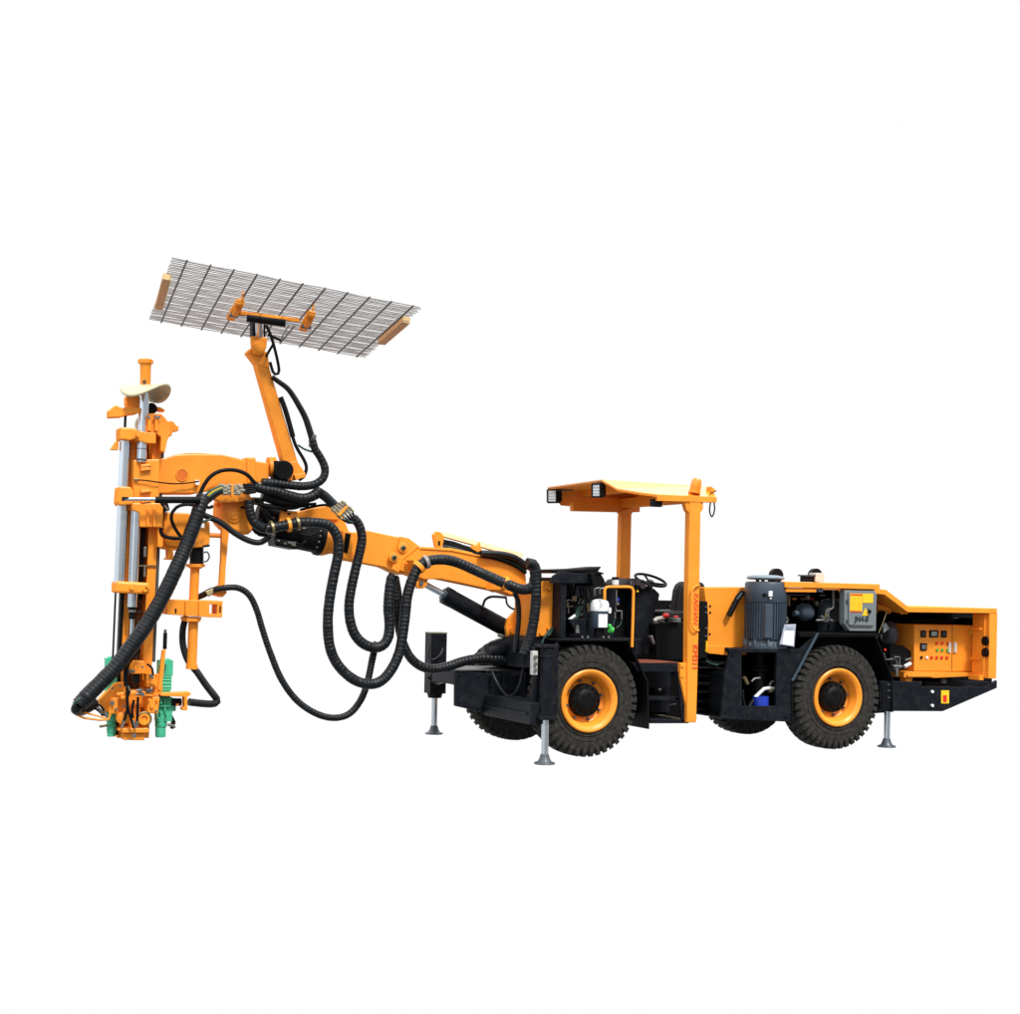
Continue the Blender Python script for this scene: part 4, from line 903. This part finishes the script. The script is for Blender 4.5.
# cream flexible guard: a drooping disc cut by the column
g = MB(); ca = Y(145.5, 387, ty_); rows = []
for i in range(9):
    row = []
    for j in range(41):
        t = 2*math.pi*j/40; rr_ = .02+.20*i/8
        xx, yy = math.cos(t)*rr_, math.sin(t)*rr_*1.15
        zz_ = .02-.9*(yy*.55 if yy < 0 else -yy*.1)*0-2.3*max(0, abs(xx*.75+yy*.65))**2*1.0
        row.append(g.bm.verts.new(ca+V((xx-.0, yy, zz_-.0))))
    rows.append(row)
for i in range(8):
    for j in range(40): g.bm.faces.new((rows[i][j], rows[i][j+1], rows[i+1][j+1], rows[i+1][j]))
gd = obj('flexible_guard', g, CREAM, df, 0, True); so = gd.modifiers.new('thick', 'SOLIDIFY'); so.thickness = .017
# carriage (bottom)
cy_ = ty_-.0
cgx = empty('feed_carriage', RIG)
for pts, y_, th_ in (([(133, 661), (144.5, 661), (146, 674), (132, 674)], cy_-.05, .15), ([(117, 693), (136, 691), (150, 692), (154, 697), (136, 695.5), (117, 696)], cy_-.12, .05), ([(115, 683), (126, 682), (126, 712), (104, 712), (99, 700)], cy_-.02, .1), ([(112, 698), (118, 698), (118, 714), (110, 714)], cy_-.1, .1),
                     ([(147, 673.5), (155.5, 673.5), (157, 688), (147, 687)], cy_-.1, .15), ([(148, 697), (160, 697), (158, 714), (147, 713)], cy_-.1, .15), ([(122, 690), (150, 690), (148, 708), (121, 708)], cy_+.02, .15), ([(157, 675), (162, 672), (163, 690), (158, 696), (152, 696)], cy_-.06, .08),
                     ([(120, 728.5), (148.5, 728), (150, 731.5), (147, 733), (122, 733), (118.5, 730.5)], cy_-.10, .26), ([(123, 733), (145, 733), (144.5, 740.5), (123.5, 740)], cy_-.06, .2), ([(127, 708), (141, 708), (139, 729), (130, 729)], cy_+.0, .15)):
    P('carriage_plate', cgx, OR, pts, y_, th_, bevel=.008)
P('guide_block', cgx, BLK, [(133.5, 674), (140, 674), (140, 683), (133.5, 683)], cy_-.03, .1)
BOLTS('plate_bolt', cgx, STL, [(134, 735.5), (112, 703), (140, 690), (142, 694)], cy_-.12, .02, .02, 8); BOLTS('plate_bolt', cgx, OR, [(152, 682), (152, 706)], cy_-.11, .018, .015, 8)
q = Y(144, 719, cy_-.1); obj('roller', MB().lathe(q, (0, -1, 0), [(-.06, .055), (0, .055), (.015, .05), (.015, .03), (.0, .025), (.0, .01)], 28), OR, cgx, 0, True)
obj('roller_guard', MB().tube([q+V((.06*math.cos(t), -.01, .06*math.sin(t))) for t in [i*math.pi/10-.9 for i in range(16)]], .009, 8), BRS, cgx, 0, True)
q = Y(123, 718, cy_-.08); obj('roller', MB().lathe(q, (0, -1, 0), [(-.06, .055), (0, .055), (.01, .03)], 24), OR, cgx, 0, True)
pipe('hose_cradle', cgx, [(75, 714), (84, 718), (100, 720), (108.5, 719.5), (110, 715), (110, 708)], 1.1, OR, cy_-.22)
pipe('hose_cradle', cgx, [(75, 714), (86, 713), (98, 716), (106, 718.5)], .9, OR, cy_-.2)
for k in range(4): pipe('hose_fitting', cgx, [(98+k*1.6, 707+k*1.5, cy_-.18+k*.03), (102+k*1.6, 714+k, cy_-.16+k*.03)], 1.0, STL)
for pts in ([(127, 683), (127, 692), (127.5, 704), (126, 714), (122, 727)], [(130, 690), (127, 700), (129, 712), (134, 728)], [(138, 697), (137.5, 712), (137, 726)], [(134, 700), (132, 710), (133, 718)]): hose('feed_hose', cgx, pts, 1.3, cy_-.16, wrap=False, material=BLK)
for pts in ([(124.5, 721), (121.5, 728)], [(133, 720), (135.5, 728)], [(137, 721), (137, 727)], [(128, 686), (130, 691)], [(136, 690.2), (140, 690.6)], [(136, 694), (139, 694)]): pipe('hose_fitting', cgx, pts, 1.1, STL, cy_-.17)
hose('feed_hose', cgx, [(139, 650), (132, 658), (126, 668), (126, 686)], 2.2, cy_-.12, wrap=False, material=BLK)
for q in ((112, 688), (120, 686), (124, 706), (116, 709), (135, 667), (142, 667), (149, 700), (157, 700), (149, 711), (156, 711), (150, 676), (155, 684)):
    BOLTS('plate_bolt', cgx, OR if q[0] % 2 else STL, [q], cy_-.11, .011, .018, 6)
for q in ((129, 670, 135, 673), (146, 689, 153, 692), (121, 696, 126, 699), (126, 711, 130, 714)): BX('fitting_block', cgx, ROD if q[0] > 125 else OR, *q, cy_-.14, .05, bevel=.004)
for pts in ([(96, 704), (101, 706), (105, 712)], [(94, 708), (99, 711), (103, 716)], [(147, 664), (152, 668), (153, 676)]):
    hose('feed_hose', cgx, pts, 1.1, cy_-.15, wrap=False, material=BLK)
for pts in ([(104, 711), (107, 717)], [(151, 674), (153, 679)]): pipe('hose_fitting', cgx, pts, 1.0, STL, cy_-.17)
# green rock drills
def rock_drill(prof, y, cx):
    d = empty('rock_drill', RIG); mb = MB()
    a_ = Y(cx, 700, y)
    for (y0, y1, dx, hw, kind) in prof:
        c0, c1 = Y(cx+dx, y0, y), Y(cx+dx, y1, y); r_ = m(hw, c0)
        if kind == 'c': mb.lathe(c1, c0-c1, [(0, r_*.92), (.012, r_), ((c0-c1).length-.012, r_), ((c0-c1).length, r_*.88)], 20)
        else: mb.box((c0.x-r_, y-r_*.8, c1.z), (c0.x+r_, y+r_*.8, c0.z))
    return d, obj('drill_body', mb, GRN, d, .006, True)
d1_, _ = rock_drill([(658, 671, .3, 6.2, 'b'), (671, 690, -.2, 5.2, 'b'), (690, 712, .2, 6.2, 'b'), (712, 721, 1.5, 7.0, 'c'), (720, 733, .2, 4.8, 'c'), (733, 736.3, 0, 4.2, 'c'), (656.5, 659, 0, 4, 'c')], .66, 111.3)
pipe('drain_plug', d1_, [(99.5, 726.5), (108, 725.2)], 1.3, BRS, .62)
d2_, _ = rock_drill([(660, 675, 1.5, 7.0, 'b'), (675, 690, 1.0, 6.2, 'b'), (690, 697, .5, 5.4, 'b'), (697, 721, .2, 7.6, 'b'), (698, 711, 6.0, 6.4, 'c'), (709, 719, 2.5, 5.4, 'b'), (719, 727, -2.5, 6.0, 'c'), (726, 737, -3.0, 5.2, 'c'), (658.5, 661, 1.5, 5.2, 'c')], .66, 163.5)
for py in (677, 680, 683.5, 687): pipe('cooling_band', d2_, [(160.5, py), (170.5, py)], 1.2, GRN, .62)
pipe('drain_plug', d2_, [(168, 724.5), (174, 726), (174.5, 728)], 1.5, STL, .6); P('drain_hook', d2_, BLK, [(167, 714), (172, 714), (176, 722), (174, 729), (171, 729), (172, 722), (167, 720)], .62, .05)
for q in ((159, 664, 1.0), (166, 664, 1.0), (160, 702, 1.2), (160, 712, 1.2), (166, 714, 1.1), (158, 718, .9)):
    a0 = Y(q[0], q[1], .60); obj('drill_bolt', MB().cyl(a0, a0+V((0, -.05, 0)), m(q[2], a0), n=8), GRN, d2_, 0, True)
pipe('drill_rib', d2_, [(165, 698.5), (165, 711)], 1.0, GRN, .585); pipe('drill_rib', d2_, [(158, 706), (170, 706)], 1.1, GRN, .585)
pipe('oil_cup', d2_, [(171, 702), (181, 702)], 4.0, BLK, .62); pipe('oil_nipple', d2_, [(176, 704.5), (179, 704.5)], 1.1, OR, .58)
# lever bar beside right drill
bp_ = P('lever_bar', cgx, OR, [(162.3, 650), (166, 649), (163.5, 676), (161, 690), (158, 690)], .52, .04)
pipe('lever_grip', cgx, [(164.8, 649), (165, 641), (165.3, 633)], 2.0, BLK, .54); pipe('lever_tip', cgx, [(165.3, 634), (165.3, 629.5)], 1.4, ROD, .54)
lb_ = P('lower_bracket', cgx, OR, [(160, 693.5), (190, 692), (191.5, 694.5), (187, 697), (161, 696)], .5, .12)
P('bracket_end', cgx, OR, [(184.5, 696), (187.5, 696), (187.5, 710.5), (183, 710.5), (182, 708), (184.5, 707)], .5, .1)
# ------------------------------------------------------------------ second column (right of feed)
fs = empty('feed_swing_unit', RIG); sy_ = .74
P('swing_box', fs, OR, [(164, 512), (188, 513), (196, 518), (210, 522), (210, 543), (206, 547), (190, 548), (166, 546), (164, 540)], sy_, .28, bevel=.012)
P('swing_plate', fs, OR, [(161, 540), (180, 541), (180, 550.5), (164, 549)], sy_+.02, .15)
P('swing_foot', fs, OR, [(167.5, 548), (173, 548), (174, 560), (165, 559.5), (168, 557)], sy_+.02, .1)
P('hook_lug', fs, OR, [(157, 530), (162, 531), (162, 545), (158, 547)], sy_, .08)
CYL('hydraulic_motor', fs, BLK, Y(196.6, 547, sy_+.1), Y(196.6, 564.5, sy_+.1), m(7.1, a), n=28)
pipe('motor_port', fs, [(203, 546.5), (209.5, 545.5)], 1.2, BLK, sy_); pipe('motor_port', fs, [(202.5, 553), (207, 552), (209.3, 556.5), (207, 561), (202.5, 562)], .8, GRY, sy_, True)
CYL('column_flange', fs, OR, Y(195.5, 564, sy_+.1), Y(195.5, 567, sy_+.1), m(9.8, a), m(9.8, a), n=28)
CYL('column_flange', fs, OR, Y(195.5, 567, sy_+.1), Y(195.5, 569, sy_+.1), m(8, a), m(5, a), n=28)
CYL('swing_column', fs, OR, Y(195, 568, sy_+.1), Y(193.5, 600, sy_+.1), m(4.7, a), n=24)
CYL('swing_column', fs, OR, Y(193.5, 617, sy_+.1), Y(191.7, 667, sy_+.1), m(5.0, a), n=24)
CYL('column_foot', fs, OR, Y(191.8, 664.5, sy_+.1), Y(191.6, 669, sy_+.1), m(6.0, a), n=24)
mbk = MB().pl([(167, 599.5), (209.5, 600.5), (209.3, 617.3), (167, 614.5)], sy_-.02, .22).pl([(209, 600.5), (222.8, 601), (222.5, 604.8), (209, 604.3)], sy_-.02, .22).pl([(209, 613.8), (222, 614.3), (222, 617.6), (209, 617.3)], sy_-.02, .22).pl([(217.2, 601.5), (222.8, 601.5), (222.2, 617.2), (217, 617)], sy_-.016, .21)
ck = obj('clamp_block', mbk, OR, fs, .005)
for x in (185.5, 198.8): P('block_rib', fs, OR, [(x, 600.5), (x+3, 600.6), (x+3, 616.6), (x, 616.3)], sy_-.04, .03)
obj('block_slot', MB().bx(175, 608.5, 176.6, 613, sy_-.025, .01).bx(219.6, 606, 221, 612.5, sy_-.022, .01), BLK, fs, 0)
P('block_collar', fs, OR, [(185, 617), (202, 617.3), (200.5, 622), (186, 621.5)], sy_, .2)
hb = P('hanger_bar', RIG, OR, [(222.2, 520), (229.5, 527), (226, 565), (224.6, 592), (219, 592), (221.2, 560)], .80, .06)
P('hanger_clamp', hb, OR, [(211.5, 589), (217.5, 588), (219, 585), (220, 588), (226.5, 589.5), (227, 593), (222.5, 597.5), (219, 596.5), (212, 594.5)], .77, .12, bevel=.008)
for pts, r_ in (([(300, 510, .72), (312, 507, .70), (326, 505, .70), (334, 509, .66)], 1.3), ([(255, 499, .72), (262, 505, .70), (268, 515, .70), (275, 521, .72)], 1.6), ([(262, 512, .8), (266, 519, .78), (272, 523, .76)], 1.4),
                ([(276, 541, .78), (286, 546, .77), (298, 547, .78), (306, 541, .8)], 1.2), ([(300, 534, .72), (309, 536, .72), (316, 533, .74)], 1.1), ([(257, 520, .78), (254, 528, .76), (258, 534, .76), (266, 535, .76)], 1.5)):
    hose('joint_cable', bh, pts, r_, wrap=False, material=BLK)
for q in ((277, 540, 280, 543), (284, 542.5, 287, 545.5), (292, 544, 296, 546.5), (303, 526, 306, 529), (271, 517, 274.5, 520)): BX('joint_fitting', bh, ZNC, *q, .77, .04, bevel=.004)
P('joint_block', bh, BLK, [(255, 522), (270, 520), (276, 530), (275, 538), (262, 536)], .86, .15, bevel=.01)
CYL('swivel_knob', RIG, OR, Y(209, 535.3, .85), Y(223, 535.8, .85), m(2.4, a), n=16)
# ------------------------------------------------------------------ hoses
HB = empty('hose_set', RIG)
def H(pts, r, y=.62, **k): return hose('corrugated_hose', HB, pts, r, y, **k)
def T(pts, r, y=.62, mm=None): return hose('thin_hose', HB, pts, r, y, wrap=False, material=mm or BLK)
H([(203, 497, .55), (199.5, 508, .5), (194, 525, .48), (186, 546, .46), (176, 569, .42), (164, 594, .40), (150, 619, .38), (135, 641, .36), (118, 664, .34), (103, 680, .32), (89, 694, .30), (79, 705, .30)], [7.0, 8.2])
H([(79, 705, .32), (76, 709, .35), (82, 710, .45), (94, 703, .55)], [5.2, 6.2], wrap=False)
T([(74, 704, .28), (80, 699, .26), (87, 696, .26)], 2.2, mm=GRN2)
T([(199, 497), (203, 487), (210, 477), (219, 471.5), (229, 469.8), (239, 471), (247.5, 475), (253, 481), (257, 485)], 2.0, .60)
for k, c_ in enumerate((GRN2, mat('yellow_hose', (.5, .36, .02), .45), GRN2, BLK, BLK)):
    T([(200+k*.8, 503+k*1.2), (205+k, 496+k*1.5), (212+k, 490+k*1.6), (221+k*.5, 486+k*1.4)], 1.2, .57, c_)
for k in range(6):
    x = 218+(k % 2)*3; py = 485.5+k*1.6
    q0, q1 = Y(x, py, .58), Y(x+24-(k % 3)*2, py+.2, .58)
    CYL('hose_coupling', HB, ZNC if k % 2 else ZNY, q0, q1, .012, n=8)
    for t in (.1, .45, .8):
        c0, c1 = q0.lerp(q1, t), q0.lerp(q1, t+.14); CYL('coupling_nut', HB, ZNC, c0, c1, .019, n=6)
P('coupling_plate', HB, OR, [(212, 487), (224, 484), (250, 484), (250, 501), (222, 503), (214, 499)], .70, .1)
BX('coupling_strap', HB, OR, 231.5, 484, 233.6, 497, .55, .05)
for k in range(5): T([(243, 484.5+k*2), (249, 485+k*2), (256, 485.5+k*1.6)], 1.3, .6)
H([(272, 377), (279, 382), (287, 388), (292.5, 395), (298, 404), (305, 417), (309.5, 430), (312.5, 440)], [2.4, 3.4], ay-.03, wrap=False)
H([(312.5, 440), (315, 449), (319.5, 456), (324, 465), (325, 472.5), (322, 479.5), (314, 484.5), (303, 486.3), (291, 485.4), (276, 483.5), (262, 482.5)], [3.9, 4.6], .64)
for py in (438, 442.5): CYL('hose_clip', HB, ROD, Y(310.5, py, ay-.03), Y(314.5, py+1.5, ay-.03), .045, n=14)
T([(298, 445), (304, 449), (311, 451.5), (315, 452)], 1.0, .66, GRN2); T([(281, 398), (285, 410), (288, 420), (294, 441), (298, 450), (304, 460), (306.5, 468), (304, 476), (299, 480)], 1.7, ay-.02)
T([(280.5, 397), (286, 412), (293, 437)], 2.6, ay+.0)
H([(254, 486.5), (264, 489.5), (276, 491.5), (289, 495.5), (300, 498.3), (309, 497.5), (316, 494), (320, 489.5)], [4.6, 5.4], .62)
H([(262, 495), (276, 500), (294, 503.5), (308, 502.5)], [5.5, 4.5], .72, wrap=False)
T([(258, 504), (275, 507.5), (292, 508.5), (305, 505), (316, 504)], 1.6, .68); T([(262, 509), (268, 507), (278, 508), (287, 510.5)], 1.8, .70)
H([(317, 491.5), (324, 495.5), (331, 502), (336, 507)], [5.0, 4.6], .64, wrap=False)
for k in range(5):
    q0, q1 = Y(331+k*2.6, 507.5-k*1.6, .60), Y(342+k*2.9, 519.5-k*1.9, .60)
    CYL('hose_coupling', HB, ZNC if k % 2 else ZNY, q0, q1, .013, n=8)
    for t in (.15, .6): CYL('coupling_nut', HB, ZNC, q0.lerp(q1, t), q0.lerp(q1, t+.18), .019, n=6)
    T([(342+k*2.6, 519-k*1.6), (349+k*1.6, 523-k*1.0), (355+k*.4, 522)], 1.2, .60, GRN2 if k == 1 else BLK)
P('coupling_strap', HB, OR, [(337.5, 515), (346.5, 505.5), (348.5, 507), (340, 516.5)], .57, .05)
H([(353, 517.5), (359, 525), (362, 537), (360, 551), (355.5, 569), (351, 590), (349, 605), (350, 620), (354.5, 634), (363, 643.5), (374, 647.6), (383, 645), (388.3, 636.5), (389.5, 623), (388.5, 610), (389.3, 594), (391.5, 580), (394, 575.5)], [4.6, 5.6], .62)
H([(266, 529), (274, 527.5), (284, 525.6), (300, 522.7), (315, 522.8), (326, 524.5), (333.5, 530), (338, 540), (338, 555), (333.5, 577), (329.5, 600), (327.8, 622), (329.5, 645), (336, 662), (348, 675.5), (362, 683), (377, 683), (389, 673), (399, 653), (404, 625), (407, 598), (411, 583), (417, 569.5), (425.5, 562), (441, 559.6), (457, 562.5), (481, 573, .5), (505, 583.5, .34), (521, 589.2, .27), (530.5, 588, .22), (536.5, 580.5, .2), (534.5, 570.5, .22)], [5.2, 5.4], .56)
for q in ((270.5, 528.3, 273, 527.8), (287, 525.2, 290, 524.7), (296, 523.6, 298.5, 523)): CYL('hose_clip', HB, OR if q[0] == 287 else BRS, Y(q[0], q[1], .56), Y(q[2], q[3], .56), .066, n=20)
for q in ((417.5, 568.5, 420.5, 565.5), (424.5, 562.8, 427.5, 561.7), (503.5, 583, 507, 584.5)): CYL('hose_clip', HB, OR if q[0] != 424.5 else ROD2, Y(q[0], q[1], .36 if q[0] > 500 else .56), Y(q[2], q[3], .35 if q[0] > 500 else .56), .066, n=20)
P('hose_bracket', HB, OR, [(413, 560), (419.5, 561.5), (426, 570), (421, 573.5)], .60, .2); P('hose_bracket', HB, OR, [(500, 590), (505, 580), (509, 576), (511, 579), (507, 593)], .45, .35)
H([(394, 575.5), (395.5, 590), (397, 612), (401, 636), (408, 654), (418, 664.5), (431, 669), (446, 667), (463, 661.5), (480, 658.5), (497, 659), (506, 661)], [4.2, 5.2], .72)
T([(396.5, 577), (399.5, 595), (400.5, 615), (403, 635)], 2.6, .74)
H([(188, 604, 1.0), (194, 599, .96), (203, 595, .84), (212, 590.5, .76), (224, 588), (238, 588), (249, 595), (256.5, 609.5), (262.5, 629.5), (270, 652), (281, 678.5), (296, 699.5), (314, 712.5), (332, 717.8), (348, 714.5), (359.5, 702), (367, 684), (373, 656), (377, 642)], [3.0, 3.6], .72, period=.03)
for k in range(3): CYL('hose_coupling', HB, BRS, Y(206+k*.8, 592.5+k*1.5, .74), Y(213, 589.2+k*1.6, .74), .014, n=8)
H([(534.5, 570.5), (536, 585), (535.8, 602), (533.5, 622), (529.5, 640), (524, 655)], [5.4, 5.2], .18)
H([(527, 563), (533.5, 564.5), (536.3, 572), (536.5, 580)], 5.2, .22, wrap=False)
H([(514.5, 592), (518, 602), (518.8, 618), (517, 637), (515, 652)], 2.6, .45, period=.03)
T([(517, 640), (520, 648), (523, 660)], 1.2, .5)
T([(203, 515), (212, 518.5), (222, 523.5), (236, 534), (249, 540.8), (259, 542.7), (266, 539.5), (272, 534.8)], 3.0, .66, HOSE)
CYL('hose_coupling', HB, STL, Y(269.5, 536.5, .66), Y(273.5, 533.2, .66), .035, n=10)
H([(248.5, 500), (250, 512), (254, 522), (262, 528), (271, 529)], 4.8, .68)
T([(172, 513), (171.5, 520), (176, 530), (182, 538)], 1.7, .60); T([(172, 513), (177, 507), (186, 504.5), (195, 505.5), (200, 508)], 1.7, .60)
T([(161.5, 528), (161, 533), (166, 537), (176, 538.5), (183, 538)], 1.9, .60)
T([(197, 527), (203, 522), (211, 519)], 1.2, .58, GRN2); BX('hose_coupling', HB, WHT, 200.5, 523.5, 204.5, 528, .57, .03, bevel=.004)
T([(206, 506), (209, 508), (213, 506)], 1.6, .62)
H([(186.5, 616, .9), (183, 628, .9), (182.7, 643, .9), (186, 656, .88), (191, 665, .86), (197, 672, .84), (206, 685, .82), (215, 696.5, .8), (217.5, 701, .8), (213.5, 703.8, .78), (203, 703.6, .74), (189, 702, .7)], [3.2, 3.8], wrap=False)
# ================================================================== light, world, camera
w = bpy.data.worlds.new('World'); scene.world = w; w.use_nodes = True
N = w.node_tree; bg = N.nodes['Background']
tc = N.nodes.new('ShaderNodeTexCoord')
def vm(op, a, b):
    n_ = N.nodes.new('ShaderNodeVectorMath'); n_.operation = op; N.links.new(a, n_.inputs[0]); n_.inputs[1].default_value = b; return n_.outputs['Value']
def mr(src, a, b, lo, hi):
    n_ = N.nodes.new('ShaderNodeMapRange'); n_.interpolation_type = 'SMOOTHSTEP'; N.links.new(src, n_.inputs['Value'])
    for k_, v_ in zip(('From Min', 'From Max', 'To Min', 'To Max'), (a, b, lo, hi)): n_.inputs[k_].default_value = v_
    return n_.outputs['Result']
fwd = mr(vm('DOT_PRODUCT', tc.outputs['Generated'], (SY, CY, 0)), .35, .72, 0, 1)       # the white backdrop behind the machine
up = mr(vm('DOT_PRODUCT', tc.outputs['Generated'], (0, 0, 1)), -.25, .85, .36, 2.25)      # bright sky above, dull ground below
lat = mr(vm('DOT_PRODUCT', tc.outputs['Generated'], (-CY, SY, 0)), -.25, .55, .55, 1.25)  # added gradient, brighter left and dimmer right, to band the chrome's reflections
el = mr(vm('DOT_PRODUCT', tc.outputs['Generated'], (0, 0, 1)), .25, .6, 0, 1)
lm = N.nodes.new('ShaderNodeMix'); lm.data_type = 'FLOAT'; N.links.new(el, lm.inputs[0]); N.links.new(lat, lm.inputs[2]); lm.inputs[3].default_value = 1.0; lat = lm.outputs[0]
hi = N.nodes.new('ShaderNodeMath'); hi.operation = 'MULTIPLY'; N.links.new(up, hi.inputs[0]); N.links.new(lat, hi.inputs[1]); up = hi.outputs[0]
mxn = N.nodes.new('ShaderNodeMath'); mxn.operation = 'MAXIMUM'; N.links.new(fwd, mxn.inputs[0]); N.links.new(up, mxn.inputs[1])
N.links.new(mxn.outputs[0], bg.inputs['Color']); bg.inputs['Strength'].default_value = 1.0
sun = bpy.data.lights.new('sun', 'SUN'); sun.energy = 3.3; sun.angle = math.radians(9); sun.color = (1, .95, .88)
so = bpy.data.objects.new('sun', sun); COL.objects.link(so)
so.rotation_euler = V((-.10, .62, -.78)).to_track_quat('-Z', 'Y').to_euler()
cam = bpy.data.cameras.new('camera'); co = bpy.data.objects.new('camera', cam); COL.objects.link(co); scene.camera = co
co.matrix_world = Matrix.Translation(CAM) @ (Matrix.Rotation(-YAW, 4, 'Z') @ Matrix.Rotation(math.pi/2, 4, 'X') @ Matrix.Rotation(ROLL, 4, 'Z'))
cam.sensor_width = 36; cam.sensor_fit = 'HORIZONTAL'; cam.lens = 36*F/1020
cam.shift_x = SR*(HOR-507)/1020; cam.shift_y = CR*(HOR-507)/1020
cam.clip_end = 500
vs = scene.view_settings; vs.view_transform = 'Standard'; vs.look = 'None'; vs.exposure = 0; vs.gamma = 1; vs.use_curve_mapping = False
